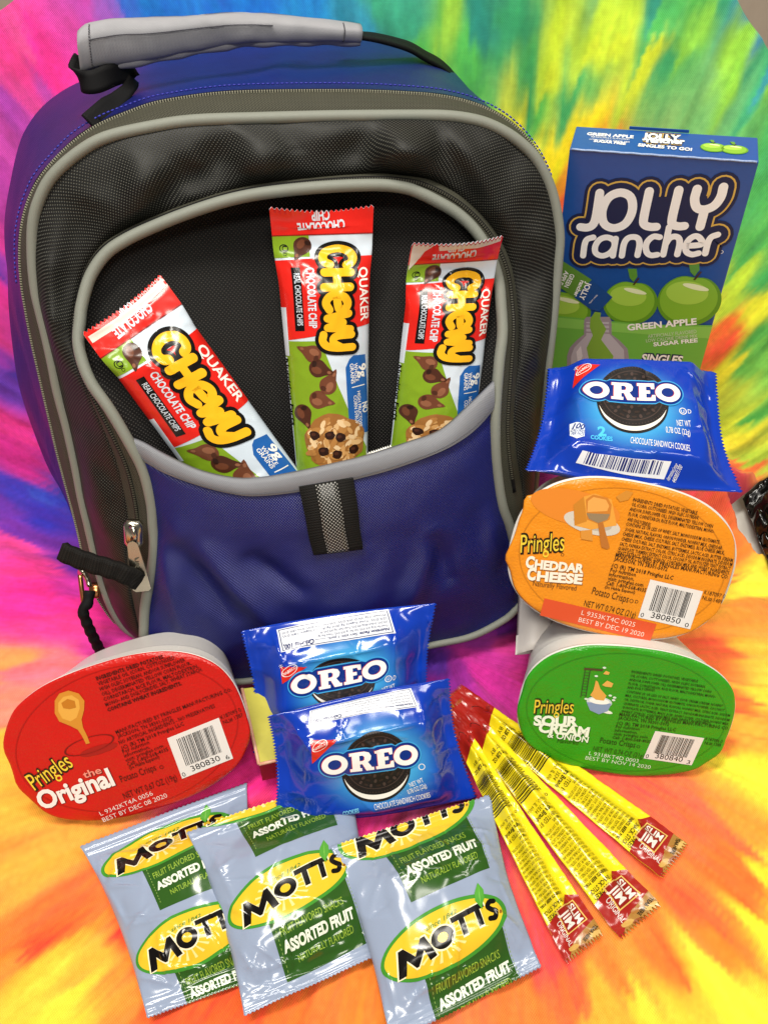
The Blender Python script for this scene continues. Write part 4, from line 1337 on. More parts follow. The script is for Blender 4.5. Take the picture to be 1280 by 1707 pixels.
    if nf:
        S.poly("nutrition_panel", R((132, 535), (160, 535), (176, 760), (140, 760)), K_PALE, 1)
        S.poly("nutrition_panel", R((148, 766), (166, 766), (210, 1270), (196, 1275)), K_PALE, 1)
        S.text("nutrition_panel", "Nutrition Facts", q(152, 772), q(188, 1080), 1.9, K_BLACK, 2, 0.03)

def bar_sheet(quad, cs, W=42.0, cr=(), seed=1, flap=0.003, hk=1.0):
    c = [bpx(x, y, k) for (x, y), k in zip(quad, cs)]
    H = W * (np.linalg.norm(c[3] - c[0]) + np.linalg.norm(c[2] - c[1])) / (np.linalg.norm(c[1] - c[0]) + np.linalg.norm(c[2] - c[3]))
    H *= hk
    def warp(S, T):
        k = 0.05 * smooth(0.10, 0.22, T)
        return 0.5 + (S - 0.5) * (1 - k), T + 0.012 * np.sin(S * 3.1) * (T < 0.05)
    def sh(S, T):
        return 0.0110 * np.clip(np.sin(np.clip(S, 0, 1) * math.pi), 0, 1) ** 0.55 * smooth(0.10, 0.24, T) + 0.0006
    fo = creases(list(cr) + [c_ for c_ in rand_creases(seed + 40, 12, 0.7, 0.05, 0.14)], W, H)
    def dt(S, T):
        z = smooth(0.05, 0.2, S) * (1 - smooth(0.8, 0.95, S))
        neck = np.exp(-((T - 0.15) / 0.06) ** 2)
        return fo(S, T) + 0.0008 * vnoise(S * 4 + seed * 3, T * 12, seed) * (0.5 + neck * 1.5) + 0.0009 * (0.4 - np.abs(vnoise(S * 7 + T * 9, T * 22 - S * 3, seed + 4))) * (0.35 + neck) + 0.00025 * np.sin(T * H / 1.6 * 2 * math.pi) * (T < 0.045) + (0.0016 * np.sin(S * 6 + seed) + flap * (1 + 0.5 * np.sin(S * 4 + seed * 2)) * ((0.13 - T) / 0.13)) * np.clip((0.13 - T) / 0.13, 0, 1)
    return Sheet(*c, W, H, sh, dt, lambda S, T: 0.0045 * np.sin(S * math.pi) * smooth(0.1, 0.25, T) + 0.0003, 42, 110, warp, (1, 0, 0, 0), 0.0006)

M_wrap = film("white_film", "ccd8e4", 0.16)
M_foilback = film("foil_inside", "b9b9b6", 0.3)
SB2 = bar_sheet([(449, 347), (621, 343), (614, 890), (504, 902)], (0.012, 0.012, 0.036, 0.036), cr=[(0.15, 0.16, 0.85, 0.14, 1.2, 1.0), (0.1, 0.12, 0.35, 0.26, 1.0, 1.2), (0.62, 0.12, 0.75, 0.30, 1.2, 1.0), (0.55, 0.17, 0.9, 0.24, 0.9, 0.8), (0.08, 0.55, 0.30, 0.75, 0.7, 1.0)], seed=1, flap=0.004)
q2 = lambda x, y: SB2.px(420 + x / 2.783, 320 + y / 2.783)
_qc = {}
def qmap(S):
    def q(x, y):
        if (x, y) not in _qc:
            _qc[(x, y)] = q2(x, y)
        return _qc[(x, y)].copy()
    return q
def make_bar(S, label, nf=True, torn=False, curl=False):
    t = thing("granola_bar", S.c[0], label, "granola bar", "granola bars tucked in the open backpack pocket")
    w = S.body("wrapper", M_wrap, t, M_foilback)
    bar_art(S, qmap(S), nf)
    if curl:
        wt = ink('dcd8ce', 0.25)
        S.poly('foil_strip', [(0.5, 0.6), (10, 0.6), (6.5, 4), (3.4, 11), (0.5, 15)], wt, 3)
        S.poly('foil_strip', [(12, 0.6), (41, 0.6), (41, 2.2), (30, 3.2), (22, 2.4), (13, 3.4)], wt, 3)
    if torn:
        S.poly("foil_strip", [(1.0, 2.2), (41.0, 1.2), (41.2, 4.0), (1.0, 5.4)], ink("dcd6ca", 0.25), 3)
    S.emit(t)
    S.items = {}
    return t
make_bar(SB2, "chocolate chip granola bar standing upright in the middle of the pocket, above the webbing loop")
SB1 = bar_sheet([(138, 556), (268, 458), (556, 858), (384, 888)], (0.034, 0.014, 0.034, 0.034), cr=[(0.2, 0.17, 0.8, 0.15, 1.5, 1.0), (0.45, 0.15, 0.55, 0.32, 1.4, 1.2), (0.3, 0.20, 0.5, 0.3, 1.0, 1.0), (0.25, 0.80, 0.75, 0.74, 1.2, 0.8), (0.3, 0.86, 0.8, 0.84, 1.0, 0.7)], seed=2, flap=-0.004)
make_bar(SB1, "chocolate chip granola bar slanting across the pocket beside the silver zipper slider", True, True)
SB3 = bar_sheet([(683, 404), (832, 392), (776, 880), (634, 872)], (0.016, 0.020, 0.034, 0.034), cr=[(0.1, 0.10, 0.9, 0.12, 1.6, 1.0), (0.6, 0.05, 0.75, 0.2, 1.0, 1.0)], seed=3, flap=0.010, hk=1.24)
make_bar(SB3, "chocolate chip granola bar with its top flap folded over, closest to the drink mix box", True, False, True)
# the tip of a fourth bar
c = [bpx(606, 757, 0.030), bpx(652, 742, 0.030), bpx(668, 800, 0.033), bpx(622, 815, 0.033)]
S = Sheet(*c, 14, 16, lambda S, T: 0.0006 + 0.002 * np.sin(S * 3.1) * T, lambda S, T: 0.0004 * vnoise(S * 9, T * 9, 3), None, 24, 20, None, (1, 0, 0, 0), 0.0005)
t = thing("granola_bar", c[0], "granola bar showing only its red and white sealed tip above the grey trim", "granola bar", "granola bars tucked in the open backpack pocket")
S.body("wrapper", film("white_tip", "e2dfd6", 0.25), t)
S.poly("red_print", [(1.2, 1.5), (5.5, 1.5), (6.4, 16), (2.0, 16)], K_RED); S.poly("red_print", [(8, 1.5), (13.2, 1.5), (13.6, 16), (9.0, 16)], K_RED)
S.emit(t)

# ------------------------------------------------------------------ drink mix box
def rot_xyz(a):
    x, y, z = a
    Rx = np.array([[1, 0, 0], [0, math.cos(x), -math.sin(x)], [0, math.sin(x), math.cos(x)]])
    Ry = np.array([[math.cos(y), 0, math.sin(y)], [0, 1, 0], [-math.sin(y), 0, math.cos(y)]])
    Rz = np.array([[math.cos(z), -math.sin(z), 0], [math.sin(z), math.cos(z), 0], [0, 0, 1]])
    return Rz @ Rx @ Ry

JOLLY = [
    [(0.115, 0.97), (0.115, 0.62), (0.100, 0.50), (0.060, 0.46), (0.010, 0.47)],
    ['o', (0.265, 0.97), (0.345, 0.90), (0.375, 0.71), (0.345, 0.52), (0.265, 0.45), (0.185, 0.52), (0.155, 0.71), (0.185, 0.90)],
    [(0.470, 0.98), (0.470, 0.60), (0.485, 0.50), (0.530, 0.465), (0.575, 0.465)],
    [(0.675, 0.99), (0.675, 0.60), (0.690, 0.50), (0.735, 0.47), (0.775, 0.475)],
    [(0.800, 1.00), (0.800, 0.86), (0.830, 0.74), (0.885, 0.71), (0.945, 0.76), (0.975, 0.88), (0.975, 1.02)], [(0.888, 0.71), (0.888, 0.46)],
]
RANCHER = [
    [(0.060, 0.02), (0.060, 0.20), (0.075, 0.28), (0.120, 0.31)],
    ['o', (0.225, 0.31), (0.280, 0.265), (0.295, 0.17), (0.270, 0.07), (0.215, 0.02), (0.160, 0.06), (0.145, 0.16), (0.170, 0.27)], [(0.295, 0.29), (0.295, 0.02)],
    [(0.365, 0.02), (0.365, 0.20), (0.385, 0.29), (0.425, 0.315), (0.465, 0.29), (0.485, 0.20), (0.485, 0.03)],
    [(0.625, 0.31), (0.580, 0.32), (0.545, 0.26), (0.535, 0.17), (0.555, 0.07), (0.590, 0.03), (0.635, 0.04)],
    [(0.680, 0.46), (0.680, 0.04)], [(0.680, 0.20), (0.700, 0.29), (0.735, 0.32), (0.770, 0.29), (0.785, 0.20), (0.785, 0.045)],
    [(0.840, 0.175), (0.945, 0.20), (0.930, 0.28), (0.890, 0.325), (0.850, 0.28), (0.832, 0.18), (0.850, 0.085), (0.895, 0.045), (0.940, 0.065)],
    [(0.990, 0.06), (0.990, 0.23), (1.005, 0.31), (1.045, 0.345)],
]
def apple(S, part, c, rx, ry, leaf=True, k=1.0, L=2):
    c = np.asarray(c, float)
    g0, g1, g2 = ink("5f9624", 0.35), ink("82b632", 0.35), ink("a6d04c", 0.35)
    n = 44
    out = []
    for t in np.linspace(0, 2 * math.pi, n, endpoint=False):
        x, y = math.sin(t), -math.cos(t)
        r = 1 - 0.10 * math.exp(-((x / 0.28) ** 2)) * (y < 0)
        out.append(c + np.array([rx * x * r, ry * y * r]))
    S.poly(part, out, g0, L)
    S.poly(part, [c + (p - c) * 0.90 + np.array([-rx * 0.03, -ry * 0.06]) for p in out], g1, L + 0.5)
    S.ellipse(part, c + np.array([-rx * 0.12, -ry * 0.30]), (rx * 0.66, 0), (0, ry * 0.44), g2, L + 1, 30)
    S.ellipse(part, c + np.array([rx * 0.10, -ry * 0.55]), (rx * 0.42, ry * 0.06), (0, ry * 0.10), ink("e8efc0", 0.25), L + 1.6, 22)
    if leaf:
        st = ink("4a3016", 0.3)
        p = c + np.array([0, -ry * 0.86])
        S.poly(part, [p + np.array(v) * rx for v in ((-0.04, 0.05), (0.03, 0.05), (0.17, -0.26), (0.12, -0.28))], st, L + 2)
        a = p + np.array([-0.02, -0.08]) * rx
        S.poly(part, [a, a + np.array([-0.16, -0.14]) * rx, a + np.array([-0.30, -0.52]) * rx, a + np.array([0.02, -0.55]) * rx, a + np.array([0.10, -0.24]) * rx], ink("5c9432", 0.25), L + 1.8)

def build_box():
    r = rot_xyz(np.radians([3.03684574, -2.18582138, -15.6679656]))
    o = np.array([0.09364042, 0.42515065, 0.23800323])
    X, Y, Z = r[:, 0], r[:, 1], r[:, 2]
    W, D, H = 0.09, 0.0276, 0.162
    t = thing("drink_mix_box", o - Z * H, "navy blue carton of green apple drink mix standing upright beside the backpack", "box")
    navy = noise_mat("navy_card", "194a92", "1c529e", 300, 0.28, 0.05)
    bm = bmesh.new()
    vs = [bm.verts.new(tuple(o + X * a * W + Y * b * D - Z * c * H - (o - Z * H))) for a in (0, 1) for b in (0, 1) for c in (0, 1)]
    for q in ((0, 1, 5, 4), (2, 6, 7, 3), (0, 2, 3, 1), (4, 5, 7, 6), (0, 4, 6, 2), (1, 3, 7, 5)):
        bm.faces.new([vs[i] for i in q])
    bmesh.ops.recalc_face_normals(bm, faces=bm.faces)
    bmesh.ops.bevel(bm, geom=bm.edges[:], offset=0.0006, segments=3, affect='EDGES', profile=0.5)
    me = bpy.data.meshes.new("carton"); bm.to_mesh(me); bm.free()
    me.materials.append(navy)
    ob = bpy.data.objects.new("carton", me); COL.objects.link(ob); ob.parent = t
    # worn pale edge of the card along the front top fold, and the tucked lid's raised tab
    g = Geo()
    v, f, uv = tube(np.array([o + X * W * k - Y * 0.0001 + Z * 0.0001 * math.sin(k * 60) for k in np.linspace(0.01, 0.99, 40)]), 0.00055, 8); g.add(v, f)
    g.build("worn_edge", [noise_mat("card_edge", "5d78ad", "a9bbdb", 900, 0.35)], t)
    g = Geo()
    a, b = o + X * W * 0.30 + Y * (D + 0.0002) , o + X * W * 0.63 + Y * (D + 0.0002)
    v = [a, b, b + Z * 0.0014, a + Z * 0.0014, a + Y * 0.0006, b + Y * 0.0006, b + Y * 0.0006 + Z * 0.0014, a + Y * 0.0006 + Z * 0.0014]
    g.add(v, [(0, 1, 2, 3), (5, 4, 7, 6), (3, 2, 6, 7), (0, 3, 7, 4), (1, 5, 6, 2)])
    g.build("tuck_tab", [navy], t, False)
    # front
    S = Flat(o, X, -Z, 90, 162)
    q = lambda x, y: S.px(840 + x / 2.909, 180 + y / 2.909)
    NAVY2, GOLD, WH = ink("0a1a44", 0.5), ink("d8b050", 0.4), ink("f8f6f2", 0.4)
    o1 = q(372, 720)
    ex = q(985, 722) - q(372, 720)
    ey = q(350, 425) - q(372, 735)
    fr = (o1 - ex * 0.045, ex * 1.03, np.array([0.0, -1.0]) * abs(ey[1]) * 1.04)
    up = (fr[0] + np.array([-0.4, 0]), fr[1] * 1.02, fr[2] + np.array([0.6, 0]))
    for pts_, rr_, m_, l_ in ((1, 8.3, NAVY2, 2), (1, 6.7, GOLD, 3.5), (1, 5.8, NAVY2, 5)):
        S.strokes("brand_lettering", JOLLY, up, rr_ - 0.6, m_, l_)
        S.strokes("brand_lettering", RANCHER, fr, rr_ - 0.6, m_, l_ + 0.7)
    S.poly("brand_lettering", [fr[0] + fr[1] * a + fr[2] * b for a, b in ((0.06, 0.0), (0.98, 0.0), (0.98, 0.5), (0.9, 0.9), (0.15, 0.9), (0.06, 0.6))], NAVY2, 6.6)
    S.strokes("brand_lettering", JOLLY, up, 2.25, WH, 7.2)
    S.strokes("brand_lettering", RANCHER, fr, 1.65, WH, 7.2)
    S.ring("brand_lettering", q(1052, 697), (1.0, 0), (0, 1.0), 0.25, WH, 2)
    # apples, band, bottle
    gl, gd = ink("5a8f2e", 0.28), ink("70b446", 0.35)
    yb = q(600, 1060)[1]
    S.poly("fruit_picture", [(0, yb - 2), q(700, 1048), (90, yb - 7.5), (90, 162), (0, 162)], gd, 2.0 + 4)
    S.poly("fruit_picture", [(0, yb - 1), q(700, 1055), (90, yb - 6.5), (90, yb + 1.5), q(700, 1085) + np.array([0, 1.6]), (0, yb + 6)], ink("88c656", 0.35), 6.6)
    apple(S, "fruit_picture", q(290, 985), 15.5, 14, False)
    apple(S, "fruit_picture", q(610, 945), 15.0, 14.5)
    apple(S, "fruit_picture", q(895, 935), 16.8, 16.5, True, 1.0, 3.2)
    # stick packet pouring into the bottle
    S.poly("packet_picture", [q(270, 730), q(425, 830), q(340, 915), q(250, 855)], ink("5f8f33", 0.28), 7)
    S.poly("packet_picture", [q(425, 830), q(525, 915), q(460, 985), q(420, 975), q(340, 915)], ink("1b4a8a", 0.28), 7)
    S.text("packet_picture", "GREEN", q(322, 800), q(290, 862), 2.6, WH, 8, 0.02)
    S.text("packet_picture", "APPLE", q(296, 785), q(262, 848), 2.6, WH, 8, 0.02)
    S.text("packet_picture", "JOLLY", q(400, 840), q(362, 922), 3.0, WH, 8, 0.03)
    S.text("packet_picture", "rancher", q(372, 832), q(336, 908), 2.4, WH, 8, 0.03)
    S.text("packet_picture", "TEAR HERE", q(415, 948), q(455, 905), 0.8, WH, 8)
    gls, gl2 = ink("9a8f96", 0.2), ink("b9b3ba", 0.2)
    S.poly("bottle_picture", [q(*p) for p in ((388, 1025), (400, 1010), (510, 1010), (520, 1030), (520, 1095), (560, 1125), (598, 1165), (606, 1215), (606, 1330), (305, 1330), (305, 1200), (318, 1160), (350, 1125), (388, 1095))], gls, 7.4)
    S.poly("bottle_picture", [q(*p) for p in ((398, 1035), (508, 1035), (508, 1090), (545, 1130), (580, 1170), (588, 1320), (322, 1320), (325, 1200), (340, 1160), (398, 1100))], gl2, 7.9)
    for i, yy in enumerate((1040, 1060, 1080)):
        S.poly("bottle_picture", [q(386, yy), q(522, yy + 6), q(522, yy + 13), q(386, yy + 7)], gls, 8.4)
    S.poly("bottle_picture", [q(*p) for p in ((418, 1018), (440, 985), (470, 990), (465, 1020), (495, 1070), (470, 1120), (530, 1200), (500, 1300), (420, 1260), (400, 1160), (430, 1100), (415, 1060))], ink("7fa83c", 0.28), 8.8)
    S.poly("bottle_picture", [q(*p) for p in ((350, 1180), (372, 1150), (380, 1200), (360, 1260))], ink("dcd6da", 0.2), 8.8)
    S.text("flavour_lettering", "GREEN APPLE", q(598, 1076), q(933, 1046), 4.0, WH, 8, 0.035)
    S.text("flavour_lettering", "ARTIFICIALLY FLAVORED", q(697, 1113), q(932, 1088), 2.3, ink("cfd8c0", 0.3), 8, 0.0)
    S.text("flavour_lettering", "LOW CALORIE DRINK MIX", q(688, 1134), q(936, 1110), 2.3, ink("cfd8c0", 0.3), 8, 0.0)
    S.text("flavour_lettering", "SUGAR FREE", q(724, 1153), q(938, 1132), 2.6, WH, 8, 0.03)
    for b_, m_, l_ in ((0.14, NAVY2, 8), (0.035, WH, 9.5)):
        S.text("product_lettering", "SINGLES", q(662, 1226), q(862, 1238), 5.4, m_, l_, b_, shear=0.15)
        S.text("product_lettering", "TO GO!", q(680, 1280), q(900, 1292), 5.4, m_, l_, b_, shear=0.15)
    S.emit(t)
    # lid on top
    S = Flat(o + Y * D, X, -Y, 90, 27.6)
    S.items = {}
    S.text("lid_lettering", "GREEN APPLE", q_ := S.px(977.5, 225.5), S.px(1055, 231), 3.2, WH, 1, 0.035)
    S.text("lid_lettering", "ARTIFICIALLY FLAVORED", S.px(984, 229.5), S.px(1048, 234), 1.6, WH, 1)
    S.text("lid_lettering", "LOW CALORIE DRINK MIX", S.px(982, 233.5), S.px(1049, 238.5), 1.6, WH, 1)
    S.text("lid_lettering", "SUGAR FREE", S.px(988.5, 237), S.px(1042, 242), 2.6, WH, 1, 0.035)
    for b_, m_, l_ in ((0.26, NAVY2, 1), (0.20, GOLD, 2), (0.15, NAVY2, 3), (0.05, WH, 4)):
        S.text("lid_lettering", "JOLLY", S.px(1070, 231.5), S.px(1133, 236), 6.2, m_, l_, b_)
        S.text("lid_lettering", "rancher", S.px(1076, 238), S.px(1141, 241), 5.6, m_, l_, b_)
    S.text("lid_lettering", "SINGLES TO GO!", S.px(1062, 245), S.px(1152, 253), 3.2, WH, 5, 0.035)
    apple(S, "lid_picture", S.px(1188, 246.5), 6.2, 5.2)
    apple(S, "lid_picture", S.px(1223, 250), 6.6, 5.2)
    S.emit(t)
build_box()

# ------------------------------------------------------------------ oval crisp tubs with printed lids
def cam_frame(roll, tilt, yaw=0.0):
    r, t, y = (math.radians(a) for a in (roll, tilt, yaw))
    u, d, n = RGT, DWN, -FWD
    u, d = math.cos(r) * u + math.sin(r) * d, -math.sin(r) * u + math.cos(r) * d
    n, d = math.cos(t) * n + math.sin(t) * d, math.cos(t) * d - math.sin(t) * n
    u, n = math.cos(y) * u + math.sin(y) * n, math.cos(y) * n - math.sin(y) * u
    return u, d, n

M_tub = film("white_plastic", "cfccc6", 0.38)
_tb = M_tub.node_tree.nodes["Principled BSDF"]
_tb.inputs["Subsurface Weight"].default_value = 0.25
_tb.inputs["Subsurface Radius"].default_value = (0.01, 0.01, 0.01)

def lid_mat(name, c):
    m, nt, b = principled(name)
    tc = nt.nodes.new("ShaderNodeTexCoord")
    no = nt.nodes.new("ShaderNodeTexNoise"); no.inputs["Scale"].default_value = 850; no.inputs["Detail"].default_value = 2
    n2 = nt.nodes.new("ShaderNodeTexNoise"); n2.inputs["Scale"].default_value = 45
    nt.links.new(tc.outputs["Object"], no.inputs["Vector"]); nt.links.new(tc.outputs["Object"], n2.inputs["Vector"])
    nt.links.new(mix_col(nt, n2.outputs["Fac"], lin(c) * 0.92, np.clip(lin(c) * 1.06, 0, 1)), b.inputs["Base Color"])
    b.inputs["Roughness"].default_value = 0.27
    bu = nt.nodes.new("ShaderNodeBump"); bu.inputs["Strength"].default_value = 0.55; bu.inputs["Distance"].default_value = 0.0005
    nt.links.new(math_node(nt, 'MULTIPLY_ADD', n2.outputs["Fac"], 7.0, no.outputs["Fac"]), bu.inputs["Height"])
    nt.links.new(bu.outputs["Normal"], b.inputs["Normal"])
    return m

def oval(n, e=2.55):
    w = np.linspace(0, 2 * math.pi, n, endpoint=False)
    c, s = np.cos(w), np.sin(w)
    return np.stack([np.sign(c) * abs(c) ** (2 / e), np.sign(s) * abs(s) ** (2 / e)], 1)

def build_tub(label, centre, z, L, Hh, frame, color, art, flange=1.03, tab=None):
    u, d, n = frame
    o = at(*centre, z=z)
    t = thing("crisp_tub", o - n * 0.03, label, "crisp tub", "oval crisp tubs with printed lids")
    N = 96
    ov = oval(N)
    def ring(k, h, kx=None):
        return o + np.outer(ov[:, 0] * L / 2 * k, u) + np.outer(ov[:, 1] * Hh / 2 * (kx or k), d) + n * h
    # lid: foil disc with a rolled edge
    rr = [(0.0001, 0), (0.25, 0), (0.5, 0), (0.75, 0), (0.90, 0), (0.955, 0.0), (0.975, -0.00005), (0.99, -0.0003), (1.0, -0.0009), (0.995, -0.0013), (0.9, -0.0013)]
    V, f = [], []
    for i, (k, h) in enumerate(rr):
        r0 = ring(k, h)
        if 6 <= i <= 9:
            wob = np.array([vnoise(a * 4 + 3, b * 4, 7) for a, b in ov])
            r0 = r0 + np.outer(wob * 0.0006, n) + np.outer(ov[:, 0] * wob * 0.0006, u)
            if tab:
                for ang, amp in tab:
                    w = np.linspace(0, 2 * math.pi, N, endpoint=False)
                    k2 = np.exp(-(((w - math.radians(ang) + math.pi) % (2 * math.pi) - math.pi) / 0.10) ** 2) * amp
                    r0 = r0 + np.outer(ov[:, 0] * k2, u) + np.outer(ov[:, 1] * k2, d)
        V.append(r0)
    V = np.concatenate(V)
    for i in range(len(rr) - 1):
        for k in range(N):
            f.append((i * N + k, (i + 1) * N + k, (i + 1) * N + (k + 1) % N, i * N + (k + 1) % N))
    lid = mesh("lid", V, [q[::-1] for q in f], lid_mat("lid_foil", color), t)
    # rim and body
    prof = [(0.90, -0.0016), (flange, -0.0016), (flange + 0.004, -0.0022), (flange, -0.0030), (0.93, -0.0032)]
    V = np.concatenate([ring(k, h) for k, h in prof]); f = []
    for i in range(len(prof) - 1):
        for k in range(N):
            f.append((i * N + k, i * N + (k + 1) % N, (i + 1) * N + (k + 1) % N, (i + 1) * N + k))
    mesh("rim", V, f, M_tub, t)
    prof = [(0.935, -0.0031)]
    for i in range(1, 16):
        prof.append((0.945 - 0.0010 * i + (0.006 if i % 2 else 0), -0.0031 - i * 0.0009))
    for x in np.linspace(0.1, 1, 12):
        prof.append((0.92 - 0.12 * x, -0.017 - 0.032 * x))
    prof += [(0.80, -0.0505), (0.74, -0.0515), (0.5, -0.0515), (0.0001, -0.0515)]
    V = np.concatenate([ring(k, h, k * (0.98 if h > -0.02 else 0.98)) for k, h in prof]); f = []
    for i in range(len(prof) - 1):
        for k in range(N):
            f.append((i * N + k, i * N + (k + 1) % N, (i + 1) * N + (k + 1) % N, (i + 1) * N + k))
    body = mesh("tub_body", V, f, M_tub, t)
    S = Flat(o - u * L / 2 - d * Hh / 2, u, d, L * 1000, Hh * 1000)
    S.ring('embossed_edge', (S.W / 2, S.H / 2), (S.W * 0.468, 0), (0, S.H * 0.462), 0.012, ink(tuple(int(v) for v in np.array([int(color[i:i + 2], 16) for i in (0, 2, 4)]) * 0.86), 0.3), 0, 96)  # flat ring in darker ink, painting the shade of an embossed line
    art(S)
    S.emit(lid)
    return t, (o, u, d, n)

INK_D = "2a1408"
PRINGLES = ("Pringles", 0.02)
def crisp_logo(S, p0, p1, h, dark):
    for b_, m_, l_ in ((0.075, ink(dark, 0.3), 2), (0.0, ink("e3c63a", 0.3), 3)):
        S.text("brand_lettering", "Pringles", p0, p1, h, m_, l_, b_, res=5, shear=0.12)

def crisp_barcode(S, q, c, digits, seed):
    a, b, d_ = q(*c[0]), q(*c[1]), q(*c[2])
    ex, ey = b - a, d_ - a
    S.poly("barcode_panel", [a, b, b + ey, a + ey], ink("dcd8d4", 0.35), 2)
    S.bars("barcode_panel", a + ex * 0.15 + ey * 0.10, ex * 0.70, ey * 0.66, seed, K_BLACK, 3)
    ang = -math.degrees(math.atan2(ex[1], ex[0]))
    L = np.linalg.norm(ex)
    S.text("barcode_panel", digits[1], a + ex * 0.22 + ey * 0.93, a + ex * 0.78 + ey * 0.93, 3.0, K_BLACK, 3, 0.0)
    S.text("barcode_panel", digits[0], a + ex * 0.03 + ey * 0.97, a + ex * 0.09 + ey * 0.97, 2.3, K_BLACK, 3)
    S.text("barcode_panel", digits[2], a + ex * 0.88 + ey * 0.97, a + ex * 0.95 + ey * 0.97, 2.3, K_BLACK, 3)

def lines_px(S, part, rows, h, mat, bold=0.0, layer=2):
    for txt, a, b in rows:
        S.text(part, txt, a, b, h, mat, layer, bold, res=1)

def art_original(S):
    q = lambda x, y: S.px(x / 2.909, 1020 + y / 2.909)
    dk, wh = ink("3a0d08", 0.35), ink("e8e0da", 0.3)
    ing = ["INGREDIENTS: DRIED POTATOES,", "VEGETABLE OIL (CORN, COTTONSEED,", "HIGH OLEIC SOYBEAN, AND/OR SUNFLOWER", "OIL), DEGERMINATED YELLOW CORN FLOUR,", "CORNSTARCH, RICE FLOUR, MALTODEXTRIN,", "MONO- AND DIGLYCERIDES, SALT, WHEAT STARCH.", "CONTAINS WHEAT INGREDIENTS."]
    ends = [(800, 222), (856, 226), (902, 238), (932, 254), (966, 268), (985, 284), (885, 352)]
    for i, (tx, e) in enumerate(zip(ing, ends)):
        S.text("ingredient_text", tx, q(472 + 9 * i, 332 + 25.3 * i), q(*e), 1.9, dk, 2, 0.012 if i not in (0, 6) else 0.03, res=1)
    man = [("MANUFACTURED BY PRINGLES MANUFACTURING CO.", (567, 592), (1128, 382)), ("JACKSON, TN 38301-5072", (575, 612), (838, 520)), ("NO ARTIFICIAL INGREDIENTS - NO PRESERVATIVES", (583, 642), (1046, 462)), ("(C) (R) TM 2018 Pringles LLC", (595, 668), (896, 548)),
           ("For nutrition", (600, 686), (727, 638)), ("information,", (607, 706), (730, 660)), ("visit: pringles.com", (614, 728), (795, 655)), ("Call: 1-800-568-4035", (622, 748), (820, 672)), ("(Se Habla Espanol)", (632, 764), (776, 708))]
    lines_px(S, "ingredient_text", [(a, q(*b), q(*c)) for a, b, c in man], 2.0, dk, 0.008)
    S.text("product_text", "Potato Crisps", q(592, 826), q(762, 766), 3.6, dk, 2, 0.0)
    S.ring("product_text", q(785, 752), (1.0, 0), (0, 1.0), 0.25, dk, 2)
    S.text("product_text", "NET WT 0.67 OZ (19g)", q(607, 906), q(862, 812), 3.3, dk, 2, 0.0)
    S.text("date_code", "L 9342KT4A 0056", q(492, 988), q(745, 886), 2.4, wh, 2, -0.012)
    S.text("date_code", "BEST BY DEC 08 2020", q(505, 1018), q(815, 896), 2.4, wh, 2, -0.012)
    S.text("plant_code", "K187095 0", q(1075, 520), q(1172, 480), 2.0, dk, 2); S.text("plant_code", "NLI# 1387", q(1088, 544), q(1182, 505), 2.0, dk, 2)
    crisp_logo(S, q(172, 865), q(362, 744), 8.8, "2c1a0a")
    for dx, m_ in ((0.35, ink("5a0f0a", 0.3)), (0, wh)):
        S.text("flavour_lettering", "the", q(412, 806) + dx, q(498, 778) + dx, 3.6, ink("e08a78", 0.3) if dx == 0 else m_, 2 + (dx == 0), 0.02)
        S.text("flavour_lettering", "Original", q(205, 958) + dx, q(562, 835) + dx, 9.4, m_, 2 + (dx == 0), 0.035)
    # crisp dropping in a bowl-shaped shadow
    S.ring("crisp_picture", q(435, 645), q(555, 605) - q(435, 645), (0.4, 4.2), 0.07, ink("6d120c", 0.35), 2, 40)
    S.ellipse("crisp_picture", q(480, 668), q(570, 640) - q(480, 668), (0.5, 2.2), ink("9c1c14", 0.3), 2, 30)
    S.poly("crisp_picture", [q(*p) for p in ((268, 430), (290, 395), (335, 380), (385, 395), (412, 430), (410, 475), (398, 520), (405, 560), (425, 600), (438, 635), (420, 640), (400, 600), (380, 570), (340, 550), (290, 530), (268, 490))], ink("c8872c", 0.3), 3)
    S.poly("crisp_picture", [q(*p) for p in ((285, 440), (310, 410), (350, 402), (385, 425), (390, 465), (375, 510), (345, 530), (305, 515), (285, 480))], ink("d9a244", 0.3), 4)
    S.poly("crisp_picture", [q(*p) for p in ((300, 440), (330, 420), (365, 430), (372, 462), (340, 470), (310, 465))], ink("b8741f", 0.3), 5)
    crisp_barcode(S, q, [(812, 612), (1062, 512), (885, 808)], ("0", "380830", "6"), 11)

